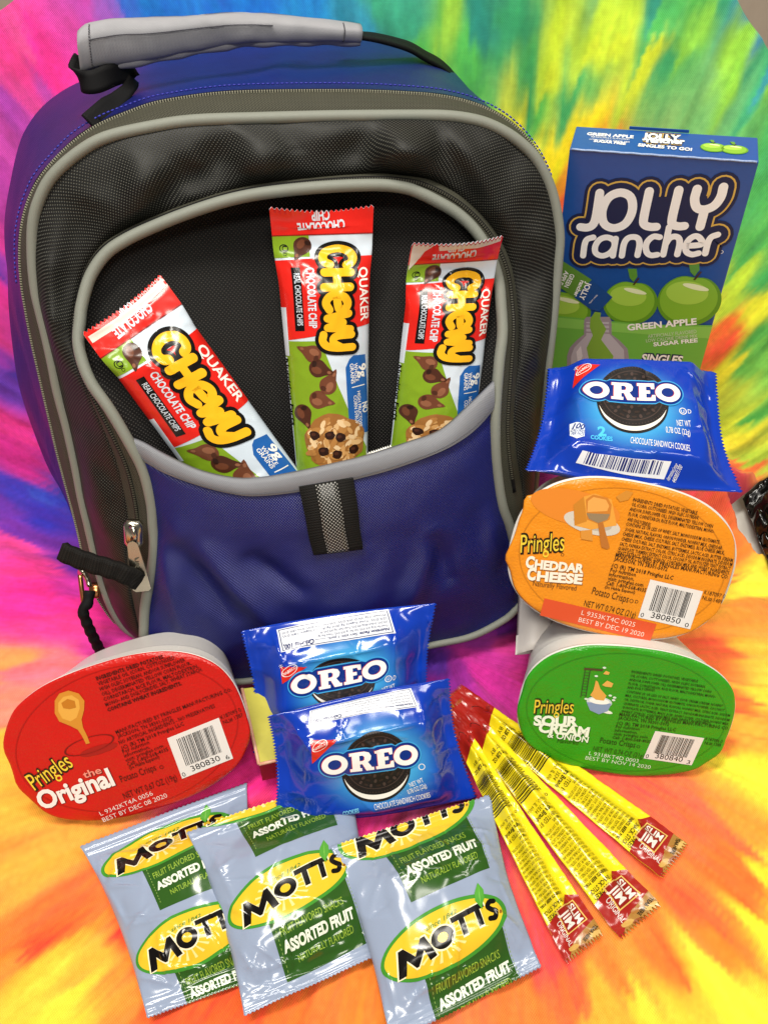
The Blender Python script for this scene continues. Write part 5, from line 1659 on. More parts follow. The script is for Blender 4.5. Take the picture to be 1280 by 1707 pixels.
def art_cheddar(S):
    q = lambda x, y: S.px(840 + x / 2.909, 580 + y / 2.909)
    dk, wh = ink("33200f", 0.35), ink("efe3d2", 0.3)
    ing = ["INGREDIENTS: DRIED POTATOES, VEGETABLE", "OIL (CORN, COTTONSEED, HIGH OLEIC SOYBEAN,", "AND/OR SUNFLOWER OIL), DEGERMINATED YELLOW CORN", "FLOUR, CORNSTARCH, RICE FLOUR, MALTODEXTRIN, MONO-", "AND DIGLYCERIDES.", "CONTAINS 2% OR LESS OF WHEY, SALT, MONOSODIUM GLUTAMATE,", "SUGAR, NATURAL FLAVORS, ONION POWDER, NONFAT MILK, CHEDDAR", "CHEESE (MILK, CHEESE CULTURES, SALT, ENZYMES), BLUE CHEESE (MILK,", "CHEESE CULTURES, SALT, ENZYMES), BUTTERMILK, LACTIC ACID, BUTTER (CREAM,", "SALT), PAPRIKA EXTRACT COLOR, CITRIC ACID, DISODIUM INOSINATE, DISODIUM", "GUANYLATE, TURMERIC EXTRACT COLOR, COCONUT OIL, AUTOLYZED YEAST EXTRACT,", "YEAST EXTRACT, WHEAT STARCH. CONTAINS MILK AND WHEAT INGREDIENTS."]
    st = [(622, 742), (615, 765), (606, 788), (600, 812), (595, 836), (588, 860), (584, 886), (572, 908), (566, 932), (558, 956), (550, 978), (544, 998)]
    en = [(932, 808), (940, 832), (1008, 872), (1015, 898), (708, 866), (1042, 950), (1052, 978), (1064, 1002), (1108, 1038), (1102, 1058), (1096, 1078), (1090, 1098)]
    for i, (tx, a, b) in enumerate(zip(ing, st, en)):
        S.text("ingredient_text", tx, q(*a), q(*b), 1.75, dk, 2, 0.015, res=1)
    man = [("MANUFACTURED BY PRINGLES MANUFACTURING CO.", (537, 1012), (1084, 1120), 2.1), ("JACKSON, TN 38301-5072", (530, 1030), (788, 1082), 2.1), ("(C) (R) TM 2018 Pringles LLC", (518, 1062), (815, 1124), 2.1), ("For nutrition", (512, 1084), (636, 1108), 2.0), ("information,", (505, 1104), (628, 1128), 2.0),
           ("visit: pringles.com", (500, 1124), (672, 1158), 2.0), ("Call: 1-800-568-4035", (492, 1146), (685, 1184), 2.0), ("(Se Habla Espanol)", (486, 1164), (632, 1192), 1.6)]
    for a, b, c, h in man:
        S.text("ingredient_text", a, q(*b), q(*c), h, dk, 2, 0.015, res=1)
    S.text("product_text", "Potato Crisps", q(422, 1192), q(598, 1234), 3.8, dk, 2, 0.0)
    S.ring("product_text", q(616, 1226), (1.0, 0), (0, 1.0), 0.25, dk, 2); S.text("product_text", "D", q(632, 1236), q(646, 1239), 1.8, dk, 2)
    S.text("product_text", "NET WT 0.74 OZ (21g)", q(384, 1250), q(632, 1308), 3.2, dk, 2, 0.0)
    a, b, c, d_ = q(195, 1213), q(738, 1338), q(705, 1424), q(173, 1296)
    S.poly("date_code", [a, b, c, d_], ink("d2502a", 0.3), 2)
    S.text("date_code", "L 9353KT4C 0025", q(372, 1292), q(630, 1352), 2.5, wh, 3, -0.012)
    S.text("date_code", "BEST BY DEC 19 2020", q(358, 1326), q(672, 1400), 2.5, wh, 3, -0.012)
    S.text("plant_code", "K187097 0", q(966, 1192), q(1066, 1214), 2.1, dk, 2); S.text("plant_code", "NLI# 1489", q(957, 1218), q(1052, 1240), 2.1, dk, 2)
    crisp_logo(S, q(78, 992), q(292, 982), 9.2, "24170a")
    S.ring("brand_lettering", q(282, 1002), (0.8, 0), (0, 0.8), 0.25, dk, 2)
    for dx, m_ in ((0.4, ink("8a5a28", 0.3)), (0, wh)):
        for (tx, a, b, c2, d2, h1, h2) in (("C", (100, 1058), (138, 1064), "HEDDAR", (138, 1064), 5.6, 4.4),):
            S.text("flavour_lettering", "C", q(100, 1060) + dx, q(140, 1066) + dx, 5.6, m_, 2 + (dx == 0), 0.05)
            S.text("flavour_lettering", "HEDDAR", q(145, 1067) + dx, q(383, 1090) + dx, 4.3, m_, 2 + (dx == 0), 0.05)
            S.text("flavour_lettering", "C", q(108, 1120) + dx, q(150, 1124) + dx, 5.9, m_, 2 + (dx == 0), 0.05)
            S.text("flavour_lettering", "HEESE", q(156, 1126) + dx, q(376, 1143) + dx, 4.7, m_, 2 + (dx == 0), 0.05)
    S.text("flavour_lettering", "Naturally Flavored", q(138, 1152), q(348, 1176), 2.7, ink("6a4420", 0.3), 2)
    # cheese, plate and slicer
    S.ellipse("food_picture", q(345, 775), q(560, 820) - q(345, 775), q(350, 690) - q(345, 775), ink("d9822a", 0.3), 1, 40)
    S.ellipse("food_picture", q(425, 850), q(560, 885) - q(425, 850), q(440, 800) - q(425, 850), ink("c9c2b6", 0.25), 2, 36)
    S.ellipse("food_picture", q(428, 848), q(520, 870) - q(428, 848), q(438, 815) - q(428, 848), ink("b2a797", 0.25), 2.5, 30)
    S.poly("food_picture", [q(*p) for p in ((335, 760), (385, 720), (440, 705), (520, 735), (545, 860), (420, 880), (340, 860))], ink("dd9a3c", 0.3), 3)
    S.poly("food_picture", [q(*p) for p in ((335, 760), (385, 720), (400, 840), (340, 860))], ink("c27e28", 0.3), 3.5)
    S.poly("food_picture", [q(*p) for p in ((395, 735), (430, 710), (500, 725), (520, 760), (510, 830), (460, 855), (400, 830))], ink("c47a2c", 0.3), 4)
    S.poly("food_picture", [q(*p) for p in ((405, 742), (432, 722), (492, 735), (508, 765), (498, 790), (402, 795))], ink("e0a050", 0.3), 4.5)
    S.poly("food_picture", [q(*p) for p in ((398, 800), (512, 805), (498, 832), (455, 848), (410, 828))], ink("8f7a5c", 0.25), 5)
    S.poly("food_picture", [q(*p) for p in ((452, 848), (478, 845), (510, 965), (498, 975), (470, 965))], ink("b06c2c", 0.3), 5)
    S.poly("food_picture", [q(*p) for p in ((370, 885), (425, 880), (428, 935), (372, 925))], ink("cf8c38", 0.3), 5)
    S.poly("food_picture", [q(*p) for p in ((540, 720), (590, 690), (625, 700), (600, 735), (560, 745))], ink("c9862f", 0.3), 5)
    crisp_barcode(S, q, [(707, 1122), (962, 1180), (648, 1306)], ("0", "380850", "0"), 12)

def art_onion(S):
    q = lambda x, y: S.px(740 + x / 2.370, 1040 + y / 2.370)
    dk, wh = ink("0f2a0a", 0.35), ink("e6eede", 0.3)
    ing = ["INGREDIENTS: DRIED POTATOES, VEGETABLE", "OIL (CORN, COTTONSEED, HIGH OLEIC SOYBEAN,", "AND/OR SUNFLOWER OIL), DEGERMINATED YELLOW CORN", "FLOUR, CORNSTARCH, RICE FLOUR, MALTODEXTRIN, MONO-", "AND DIGLYCERIDES.", "CONTAINS 2% OR LESS OF SALT, WHEY, SOUR CREAM (CREAM, NONFAT", "MILK, CULTURES), MONOSODIUM GLUTAMATE, ONION POWDER, COCONUT", "OIL, DEXTROSE, SUGAR, NATURAL FLAVORS, NONFAT MILK, CITRIC ACID, SODIUM", "CASEINATE, LACTIC ACID, YEAST EXTRACT, DISODIUM INOSINATE, DISODIUM", "GUANYLATE, BUTTERMILK, MALIC ACID, INVERT SUGAR, CULTURED NONFAT MILK,", "WHEAT STARCH. CONTAINS MILK AND WHEAT INGREDIENTS."]
    en = [(1000, 230), (1030, 252), (1052, 272), (1070, 292), (832, 266), (1098, 328), (1104, 345), (1126, 366), (1124, 384), (1122, 400), (1052, 398)]
    for i, tx in enumerate(ing):
        S.text("ingredient_text", tx, q(738 - 4.0 * i, 192 + 15.6 * i), q(*en[i]), 1.35, dk, 2, 0.012, res=1)
    for a, b, c, h in (("MANUFACTURED BY PRINGLES MANUFACTURING CO.", (690, 362), (1122, 418), 1.9), ("JACKSON, TN 38301-5072", (686, 376), (886, 402), 1.8), ("(C) (R) TM 2018 Pringles LLC", (680, 396), (912, 424), 1.9), ("For nutrition", (676, 410), (770, 420), 1.7), ("information,", (672, 424), (762, 434), 1.7), ("visit: pringles.com", (668, 438), (802, 452), 1.7), ("Call: 1-800-568-4035", (662, 452), (815, 470), 1.7)):
        S.text("ingredient_text", a, q(*b), q(*c), h, dk, 2, 0.01, res=1)
    S.text("product_text", "Potato Crisps", q(613, 468), q(752, 488), 3.2, dk, 2); S.ring("product_text", q(766, 484), (0.9, 0), (0, 0.9), 0.25, dk, 2)
    S.text("product_text", "NET WT 0.74 OZ (21g)", q(586, 500), q(785, 530), 2.9, ink("234a14", 0.3), 2)
    S.text("date_code", "L 9318KT4D 0003", q(570, 516), q(764, 548), 2.2, wh, 2, -0.012)
    S.text("date_code", "BEST BY NOV 14 2020", q(556, 534), q(812, 572), 2.2, wh, 2, -0.012)
    S.text("plant_code", "K187096 0", q(1030, 458), q(1096, 470), 1.8, dk, 2); S.text("plant_code", "NLI# 1388", q(1026, 474), q(1090, 484), 1.8, dk, 2)
    crisp_logo(S, q(353, 352), q(510, 352), 8.0, "142008")
    for dx, m_ in ((0.4, ink("1d5a14", 0.3)), (0, wh)):
        l_ = 2 + (dx == 0)
        S.text("flavour_lettering", "SOUR", q(352, 398) + dx, q(528, 402) + dx, 5.4, m_, l_, 0.05)
        S.text("flavour_lettering", "CREAM", q(370, 424) + dx, q(568, 445) + dx, 5.4, m_, l_, 0.05)
        S.text("flavour_lettering", "& ONION", q(406, 446) + dx, q(566, 468) + dx, 3.4, m_, l_, 0.02)
    S.text("flavour_lettering", "Flavored", q(446, 468), q(528, 476), 2.4, dk, 2)
    # diving tower, crisps and bowl
    gy = ink("2b3a22", 0.3)
    S.poly("food_picture", [q(*p) for p in ((552, 172), (628, 178), (625, 186), (552, 180))], ink("4a3a22", 0.3), 2)
    for x in (555, 575):
        S.poly("food_picture", [q(x, 180), q(x + 3, 180), q(x - 15, 290), q(x - 18, 288)], gy, 2)
    for k in range(9):
        S.poly("food_picture", [q(555 - 1.8 * k, 190 + 11 * k), q(576 - 1.8 * k, 192 + 11 * k), q(576 - 1.8 * k, 194 + 11 * k), q(555 - 1.8 * k, 192 + 11 * k)], gy, 2.5)
    S.ellipse("food_picture", q(612, 308), q(662, 314) - q(612, 308), q(614, 286) - q(612, 308), ink("c6d2d4", 0.25), 2, 30)
    S.poly("food_picture", [q(*p) for p in ((562, 308), (575, 340), (610, 356), (645, 344), (660, 314))], ink("7d95b8", 0.25), 2.5)
    S.ellipse("food_picture", q(612, 304), q(652, 309) - q(612, 304), q(614, 292) - q(612, 304), ink("eef0ea", 0.25), 3, 26)
    S.poly("food_picture", [q(*p) for p in ((598, 222), (606, 226), (616, 255), (640, 282), (630, 302), (598, 298), (576, 280), (588, 262), (594, 240))], ink("d8a24a", 0.3), 3.5)
    for c_, r_ in (((640, 192), 10), ((645, 236), 17)):
        S.poly("food_picture", [q(c_[0] - r_ * 1.3, c_[1] + 4), q(c_[0] - 2, c_[1] - r_ * 0.8), q(c_[0] + r_ * 1.3, c_[1] - 2), q(c_[0] + r_ * 0.9, c_[1] + r_ * 0.8), q(c_[0] - r_ * 0.6, c_[1] + r_ * 0.6)], ink("d9a850", 0.3), 3)
    for x, y in ((600, 205), (632, 172), (560, 295), (672, 290), (668, 300), (655, 282)):
        S.ellipse("food_picture", q(x, y), (0.9, 0), (0, 0.6), ink("cfe0cf", 0.3), 3, 10)
    S.ellipse("food_picture", q(640, 346), q(664, 352) - q(640, 346), (0.1, 1.0), ink("dfe6da", 0.3), 2, 20)
    crisp_barcode(S, q, [(833, 422), (1026, 450), (786, 530)], ("0", "380840", "3"), 13)

tr_, fr_ = build_tub("crisp tub with a red original flavour lid, lying against the backpack's bottom corner", (213, 1232), 0.402, 0.1172, 0.0815, cam_frame(-17, 14), "bf1a12", art_original, 0.995)
tg_, fg_ = build_tub("crisp tub with a green sour cream and onion lid, lowest of the stacked pair", (1043, 1190), 0.415, 0.1072, 0.0745, cam_frame(8, 21), "2f9418", art_onion, 1.0)
to_, fo_ = build_tub("crisp tub with an orange cheddar cheese lid, resting on the green-lidded tub", (1036, 936), 0.408, 0.1092, 0.0800, cam_frame(11.5, 16), "e08a1c", art_cheddar, 1.012, [(205, 0.0035), (170, 0.002)])

# navy nutrition print on the body of the green tub
o, u, d, n = fg_
F_ = Flat(o - n * 0.022 - d * 0.0335 - u * 0.024, u, -n, 48, 20)
for v0 in (0,):
    pass
# white folded card sleeve poking out beside the tubs
g = Geo()
P = [at(862, 1010, z=0.455), at(925, 1000, z=0.452), at(915, 1078, z=0.444), at(858, 1090, z=0.447)]
P = [np.array(p) for p in P]
nn = nrm(np.cross(P[1] - P[0], P[3] - P[0]))
nn = nn if nn @ (CAM - P[0]) > 0 else -nn
N = 24
ringf = lambda k, s: [P[0] * (1 - t) * (1 - s) + P[1] * t * (1 - s) + P[3] * (1 - t) * s + P[2] * t * s + nn * (0.006 * math.sin(math.pi * t) * sg - 0.004) * k for sg, t in [(1, x) for x in np.linspace(0, 1, 12)] + [(-1, x) for x in np.linspace(1, 0, 12)]]
V = []
for s in np.linspace(-0.3, 1, 8):
    V += ringf(1.0, s)
for s in (1.0, 0.9, 0.6):
    V += [p for p in ringf(0.86, s)]
f = [(i * N + k, i * N + (k + 1) % N, (i + 1) * N + (k + 1) % N, (i + 1) * N + k) for i in range(10) for k in range(N)]
t = thing("card_sleeve", P[3], "white open-ended card sleeve between the orange tub and the backpack", "packaging")
mesh("sleeve_wall", np.array(V), f, film("white_card", "cfc9c4", 0.5), t)

# ------------------------------------------------------------------ sandwich cookie packs
def radial_print(name, c_in, c_out, cx, cy, r0, r1, rough=0.15):
    """film printed with a glow of lighter ink round (cx, cy), UV in mm"""
    m, nt, b = principled(name)
    tc, x, y = uv_xy(nt)
    dx = math_node(nt, 'MULTIPLY', math_node(nt, 'SUBTRACT', x, cx), 1 / r1)
    dy = math_node(nt, 'MULTIPLY', math_node(nt, 'SUBTRACT', y, cy), 1.25 / r1)
    r = math_node(nt, 'SQRT', math_node(nt, 'ADD', math_node(nt, 'MULTIPLY', dx, dx), math_node(nt, 'MULTIPLY', dy, dy)))
    mr = nt.nodes.new("ShaderNodeMapRange"); mr.interpolation_type = 'SMOOTHSTEP'
    nt.links.new(r, mr.inputs[0]); mr.inputs[1].default_value = r0 / r1; mr.inputs[2].default_value = 1.0
    nt.links.new(mix_col(nt, mr.outputs[0], lin(c_in), lin(c_out)), b.inputs["Base Color"])
    b.inputs["Roughness"].default_value = rough
    b.inputs["Specular IOR Level"].default_value = 0.6
    return m

def sandwich_cookie(S, part, c, rx, ry, seed):
    dk = [ink(x, 0.45) for x in ("100907", "2a1b14", "40302a", "1c110c")]
    c, rx, ry = map(np.asarray, (c, rx, ry))
    S.ellipse(part, c + ry * 0.07, rx * 1.0, ry * 0.98, dk[0], 2, 60)
    S.ellipse(part, c + ry * 0.035, rx * 0.955, ry * 0.94, ink("e9e4da", 0.35), 3, 60)
    S.ellipse(part, c - ry * 0.08, rx * 1.0, ry * 0.92, dk[0], 4, 60)
    for i in range(72):
        a = i / 72 * 2 * math.pi
        p = c - ry * 0.10 + rx * 0.965 * math.cos(a) + ry * 0.865 * math.sin(a)
        S.ellipse(part, p, rx * 0.018, ry * 0.018, dk[2], 5, 6)
    S.ring(part, c - ry * 0.10, rx * 0.86, ry * 0.77, 0.03, dk[2], 5, 48)
    rr = np.random.RandomState(seed)
    for k, rad in ((26, 0.74), (20, 0.58), (13, 0.40), (7, 0.2)):
        for i in range(k):
            a = (i + rr.rand() * 0.5) / k * 2 * math.pi
            p = c - ry * 0.10 + rx * rad * math.cos(a) + ry * rad * 0.9 * math.sin(a)
            tdir = (-rx * math.sin(a) + ry * math.cos(a)) * 0.075
            ndir = (rx * math.cos(a) + ry * math.sin(a)) * 0.035
            if i % 2:
                tdir, ndir = tdir * 0.6, ndir * 1.7
            S.ellipse(part, p, tdir, ndir, dk[1 + (i % 2)], 6, 10)

O_RIM, O_WH, O_RED = ink("0b2c7a", 0.2), ink("eceae6", 0.2), ink("c01818", 0.2)
LET_O = lambda cx, w: (cx, w)
def oreo_word(S, part, p0, p1, h, layer=8):
    """heavy slab capitals with a navy and pale blue outline"""
    p0, p1 = np.asarray(p0, float), np.asarray(p1, float)
    ex = p1 - p0
    up = np.array([ex[1], -ex[0]]) / np.linalg.norm(ex) * h
    P = lambda x, y: p0 + ex * x + up * y
    def shape(k):
        out = []
        for c, rx, ry, ix, iy in ((0.135, 0.135, 0.52, 0.070, 0.27), (0.872, 0.128, 0.52, 0.066, 0.27)):
            w = np.linspace(0, 2 * math.pi, 40, endpoint=False)
            o = [P(c + (rx) * math.cos(t), 0.5 + (ry) * math.sin(t)) for t in w]
            i_ = [P(c + ix * math.cos(t), 0.5 + iy * math.sin(t)) for t in w[::-1]]
            out.append((o, [i_]))
        R = [(0.29, 0), (0.29, 0.16), (0.315, 0.16), (0.315, 0.84), (0.29, 0.84), (0.29, 1), (0.45, 1), (0.495, 0.93), (0.515, 0.75), (0.505, 0.55), (0.475, 0.45), (0.515, 0.16), (0.535, 0.16), (0.535, 0), (0.455, 0), (0.418, 0.38), (0.392, 0.38), (0.392, 0.16), (0.412, 0.16), (0.412, 0)]
        out.append(([P(*v) for v in R], [[P(*v) for v in ((0.392, 0.55), (0.392, 0.82), (0.425, 0.82), (0.443, 0.74), (0.440, 0.60), (0.425, 0.55))]]))
        E = [(0.555, 0), (0.555, 0.16), (0.577, 0.16), (0.577, 0.84), (0.555, 0.84), (0.555, 1), (0.735, 1), (0.735, 0.68), (0.705, 0.68), (0.695, 0.82), (0.650, 0.82), (0.650, 0.60), (0.690, 0.60), (0.690, 0.42), (0.650, 0.42), (0.650, 0.18), (0.700, 0.18), (0.712, 0.34), (0.742, 0.34), (0.742, 0)]
        out.append(([P(*v) for v in E], []))
        return out
    cap = [P(-0.03, 0.5)]
    def pill(g, m_, l_):
        # outline follows the letters: big rounds at the ends, straight in the middle
        pts = []
        for c, a0, a1 in ((0.135, 0.30 * math.pi, 1.70 * math.pi), (0.872, -0.70 * math.pi, 0.70 * math.pi)):
            rx, ry = (0.135 if c < 0.5 else 0.128) + g / np.linalg.norm(ex), 0.52 + g / h
            for t in np.linspace(a0, a1, 30):
                pts.append(P(c + rx * math.cos(t), 0.5 + ry * math.sin(t)))
            if c < 0.5:
                pts += [P(0.27, -0.0 - g / h), P(0.74, -g / h)]
            else:
                pts += [P(0.74, 1 + g / h), P(0.27, 1 + g / h)]
        S.poly(part, pts, m_, l_)
    pill(1.9, ink("3f9fd6", 0.2), layer)
    pill(1.3, O_RIM, layer + 1)
    for o, hs in shape(0):
        off = np.array([-0.35, -0.15])
        S.poly(part, [p + off for p in o], O_RED, layer + 2, [[p + off for p in q_] for q_ in hs])
    for o, hs in shape(0):
        S.poly(part, o, O_WH, layer + 3, hs)

def oreo_pack(label, quad, hs, W, H, qart, seed, label_flap, fold_t=0.22, zig=(0, 1, 0, 1), cr=(), zs=None, top_cut=False, glow=None):
    c = [at(x, y, **({'h': k} if zs is None else {'z': k})) for (x, y), k in zip(quad, hs)]
    def sh(S, T):
        S, T = np.clip(S, 0, 1), np.clip(T, 0, 1)
        e = smooth(0.035, 0.20, S) * (1 - smooth(0.80, 0.965, S))
        prof = np.where(T < fold_t, smooth(-0.05, fold_t, T), 1.0) * (1 - 0.9 * smooth(0.80, 1.0, T) ** 1.5)
        return 0.0125 * e * prof + 0.0004
    fo = creases(list(cr) + rand_creases(seed + 20, 26, 1.2, 0.08, 0.25), W, H)
    def dt(S, T):
        fin = 1 - smooth(0.04, 0.16, np.minimum(S, 1 - S))
        rad = np.sin(T * 21 + 2 * vnoise(T * 5, S * 2, seed)) * np.exp(-((np.minimum(S, 1 - S) - 0.13) / 0.07) ** 2)
        return fo(S, T) + 0.0009 * vnoise(S * 4, T * 4, seed) + 0.0012 * (0.4 - np.abs(vnoise(S * 4 + T * 2, T * 4 - S, seed + 9))) * (0.35 + fin) + 0.00016 * vnoise(S * 14, T * 11, seed + 3) + 0.0007 * rad + 0.00035 * np.sin(S * W / 1.5 * 6.283) * (fin > 0.95) + 0.0022 * np.sin(T * 5 + seed) * fin
    def warp(S, T):
        k = 0.06 * np.sin(np.clip(T, 0, 1) * math.pi)
        e = np.sin(np.clip(S, 0, 1) * math.pi)
        return 0.5 + (S - 0.5) * (1 - k), T + 0.07 * (T - 0.35) * e
    S = Sheet(*c, W, H, sh, dt, lambda S, T: 0.010 * np.sin(S * math.pi) ** 0.7 * np.sin(T * math.pi) ** 0.7 + 0.0003, 84, 72, warp, zig, 0.0007)
    t = thing("cookie_pack", sum(c) / 4, label, "cookie pack", "blue two-cookie snack packs")
    q = lambda x, y: S.px(*qart(x, y))
    g = q(*glow)
    S.body("wrapper", radial_print("blue_film", "4bb2e0", "0c36a6", g[0], g[1], 8, 37), t, film("blue_film_back", "0c36a6", 0.2))
    return t, S, q

def triangle_mark(S, q, a, b, c):
    S.poly("corner_mark", [q(*a), q(*b), q(*c)], ink("d02818", 0.2), 2)
    m = (q(*a) * 0.45 + q(*b) * 0.33 + q(*c) * 0.22)
    ex = (q(*b) - q(*a)); L = np.linalg.norm(ex)
    e = ex / L; rot = np.array([e[0] * 0.85 + e[1] * 0.5, e[1] * 0.85 - e[0] * 0.5])
    S.ring("corner_mark", m, rot * L * 0.33, np.array([-rot[1], rot[0]]) * L * 0.17, 0.10, O_WH, 3, 30)
    up = np.array([rot[1], -rot[0]])
    p0 = m - rot * L * 0.26 - up * L * 0.05
    S.text("corner_mark", "NABISCO", p0, p0 + rot * L * 0.52, L * 0.10, O_WH, 3, 0.01)
    p = m - rot * L * 0.20 + up * L * 0.26
    for k in ((0, 0.0), (0, 0.06)):
        a_ = p + up * L * k[1]
        S.poly("corner_mark", [a_ - rot * L * 0.08, a_ + rot * L * 0.08, a_ + rot * L * 0.08 + up * L * 0.015, a_ - rot * L * 0.08 + up * L * 0.015], O_WH, 3)
    S.poly("corner_mark", [p - rot * L * 0.008 - up * L * 0.09, p + rot * L * 0.008 - up * L * 0.09, p + rot * L * 0.008 + up * L * 0.1, p - rot * L * 0.008 + up * L * 0.1], O_WH, 3)

NF_LINES = ["Nutrition Facts  Serv size: 1 pack,", "Total Fat 4.5g (6% DV), Sat Fat 1g (6% DV), Trans Fat 0g", "(0% DV), Sodium 85mg (4% DV), Total Carb 16g (6% DV), Fiber", "(2% DV), Total Sugars 9g (Incl 9g Added Sugars, 18% DV)", "Protein <1g, Vit D (0% DV), Calcium (0% DV), Iron (4% DV)"]
def facts_flap(S, q, quad):
    """the upside-down nutrition panel along the top of a pack; quad = px of TL, TR, BR, BL"""
    tl, tr, br, bl = (q(*p) for p in quad)
    S.poly("nutrition_panel", [tl, tr, br, bl], ink("d9dce2", 0.22), 1)
    bi = lambda a, b: (tl * (1 - a) + tr * a) * (1 - b) + (bl * (1 - a) + br * a) * b
    nb = ink("15245e", 0.25)
    for a0, b0, a1, b1 in ((0.015, 0.04, 0.985, 0.07), (0.015, 0.93, 0.985, 0.96), (0.015, 0.04, 0.022, 0.96), (0.978, 0.04, 0.985, 0.96)):
        S.poly("nutrition_panel", [bi(a0, b0), bi(a1, b0), bi(a1, b1), bi(a0, b1)], nb, 2)
    hh = np.linalg.norm(bl - tl)
    S.text("nutrition_panel", "Nutrition Facts", bi(0.96, 0.76), bi(0.70, 0.76), hh * 0.105, nb, 2.5, 0.04)
    S.text("nutrition_panel", "Serv size: 1 pack,", bi(0.68, 0.76), bi(0.42, 0.76), hh * 0.105, nb, 2, 0.015)
    S.text("nutrition_panel", "Amount per serving:", bi(0.40, 0.76), bi(0.31, 0.76), hh * 0.04, nb, 2, 0.01)
    S.text("nutrition_panel", "Calories 100,", bi(0.30, 0.72), bi(0.03, 0.72), hh * 0.19, nb, 2.5, 0.045)
    for i, tx in enumerate(NF_LINES[1:]):
        y = 0.76 - 0.145 * (i + 1)
        S.text("nutrition_panel", tx, bi(0.96, y), bi(0.04 if y < 0.47 else 0.34, y), hh * 0.085, nb, 2, 0.008, res=1)

# front pack
qA = lambda x, y: (380 + x / 3.048, 980 + y / 3.048)
tA, SA, q = oreo_pack("blue cookie pack leaning in front of another, beside the yellow meat sticks", [(447, 1192), (748, 1130), (792, 1326), (457, 1372)], (0.056, 0.056, 0.004, 0.004), 100, 66, qA, 3,
                      None, 0.24, cr=[(0.20, 0.24, 0.80, 0.22, 2.2, 1.6), (0.12, 0.10, 0.22, 0.34, 1.6, 1.3), (0.45, 0.24, 0.56, 0.38, 1.2, 1.2), (0.83, 0.06, 0.80, 0.35, 1.8, 1.4), (0.60, 0.24, 0.72, 0.32, 1.0, 1.0), (0.86, 0.3, 0.84, 0.8, 1.0, 2.0), (0.15, 0.4, 0.14, 0.85, 0.9, 2.0)], glow=(770, 900))
facts_flap(SA, q, [(415, 622), (930, 512), (968, 606), (410, 692)])
triangle_mark(SA, q, (418, 770), (552, 766), (428, 890))
sandwich_cookie(SA, "cookie_picture", q(752, 905), q(925, 890) - q(752, 905), q(752, 1090) - q(752, 915), 2)
oreo_word(SA, "brand_lettering", q(478, 948), q(968, 884), 10.0)
SA.text("product_text", "CHOCOLATE SANDWICH COOKIES", q(745, 1125), q(1030, 1062), 3.0, O_WH, 2, 0.0)
SA.text("product_text", "0.78 OZ (22g)", q(917, 1046), q(1008, 1006), 2.5, O_WH, 2, 0.0)
SA.text("product_text", "NET WT", q(925, 1008), q(992, 978), 2.3, O_WH, 2, 0.0)
SA.ring("product_text", q(982, 905), (1.8, 0), (0, 1.6), 0.2, O_WH, 2)
SA.text("product_text", "COOKIES", q(585, 1155), q(668, 1140), 2.6, ink("7fd0ee", 0.2), 2, 0.03)
SA.emit(tA)
# pack behind it
tB, SB_, q = oreo_pack("blue cookie pack set against the backpack's blue pocket, behind the other front pack", [(404, 1050), (726, 1004), (716, 1196), (424, 1254)], (0.4300, 0.4300, 0.4340, 0.4340), 100, 66, qA, 8,
                       None, 0.28, cr=[(0.22, 0.30, 0.75, 0.27, 2.4, 1.6), (0.15, 0.04, 0.24, 0.42, 1.8, 1.3), (0.30, 0.28, 0.34, 0.44, 1.4, 1.0), (0.80, 0.02, 0.80, 0.55, 1.8, 1.6), (0.55, 0.27, 0.66, 0.40, 1.0, 1.2), (0.88, 0.2, 0.86, 0.9, 1.2, 1.8)], zs=True, glow=(600, 480))
facts_flap(SB_, q, [(248, 212), (815, 108), (852, 228), (272, 326)])
triangle_mark(SB_, q, (268, 398), (402, 400), (278, 485))
sandwich_cookie(SB_, "cookie_picture", q(580, 478), q(748, 466) - q(580, 478), q(580, 612) - q(580, 486), 4)
oreo_word(SB_, "brand_lettering", q(325, 545), q(806, 446), 9.3)
SB_.ring("product_text", q(815, 462), (2.0, 0), (0, 1.7), 0.2, O_WH, 2); SB_.text("product_text", "U", q(808, 470), q(820, 468), 1.6, O_WH, 2); SB_.text("product_text", "D", q(838, 470), q(850, 468), 2.6, O_WH, 2)
SB_.text("product_text", "NET WT", q(785, 532), q(848, 510), 2.6, O_WH, 2); SB_.text("product_text", "0.78 OZ (22g)", q(728, 566), q(848, 530), 2.4, O_WH, 2)
SB_.emit(tB)
# pack on top of the tubs
qC = lambda x, y: (840 + x / 2.909, 580 + y / 2.909)
tC, SC_, q = oreo_pack("blue two-cookie pack lying on the orange-lidded tub, in front of the drink mix box", [(912, 620), (1190, 625), (1236, 822), (876, 784)], (0.446, 0.446, 0.408, 0.408), 100, 68, qC, 14,
                       None, 0.05, cr=[(0.06, 0.74, 0.16, 0.60, 1.4, 1.2), (0.15, 0.82, 0.75, 0.86, 1.8, 1.6), (0.78, 0.1, 0.84, 0.8, 1.8, 1.6), (0.86, 0.15, 0.95, 0.9, 1.4, 1.6), (0.12, 0.3, 0.2, 0.62, 1.2, 1.4)], zs=True, glow=(620, 290))
triangle_mark(SC_, q, (348, 98), (465, 82), (335, 190))
sandwich_cookie(SC_, "cookie_picture", q(622, 245), q(795, 255) - q(622, 245), q(622, 420) - q(622, 258), 6)
oreo_word(SC_, "brand_lettering", q(380, 242), q(855, 268), 10.3)
SC_.ring("product_text", q(865, 308), (2.0, 0), (0, 2.0), 0.2, O_WH, 2); SC_.text("product_text", "U", q(857, 317), q(872, 318), 1.9, O_WH, 2); SC_.text("product_text", "D", q(890, 320), q(906, 321), 2.4, O_WH, 2)
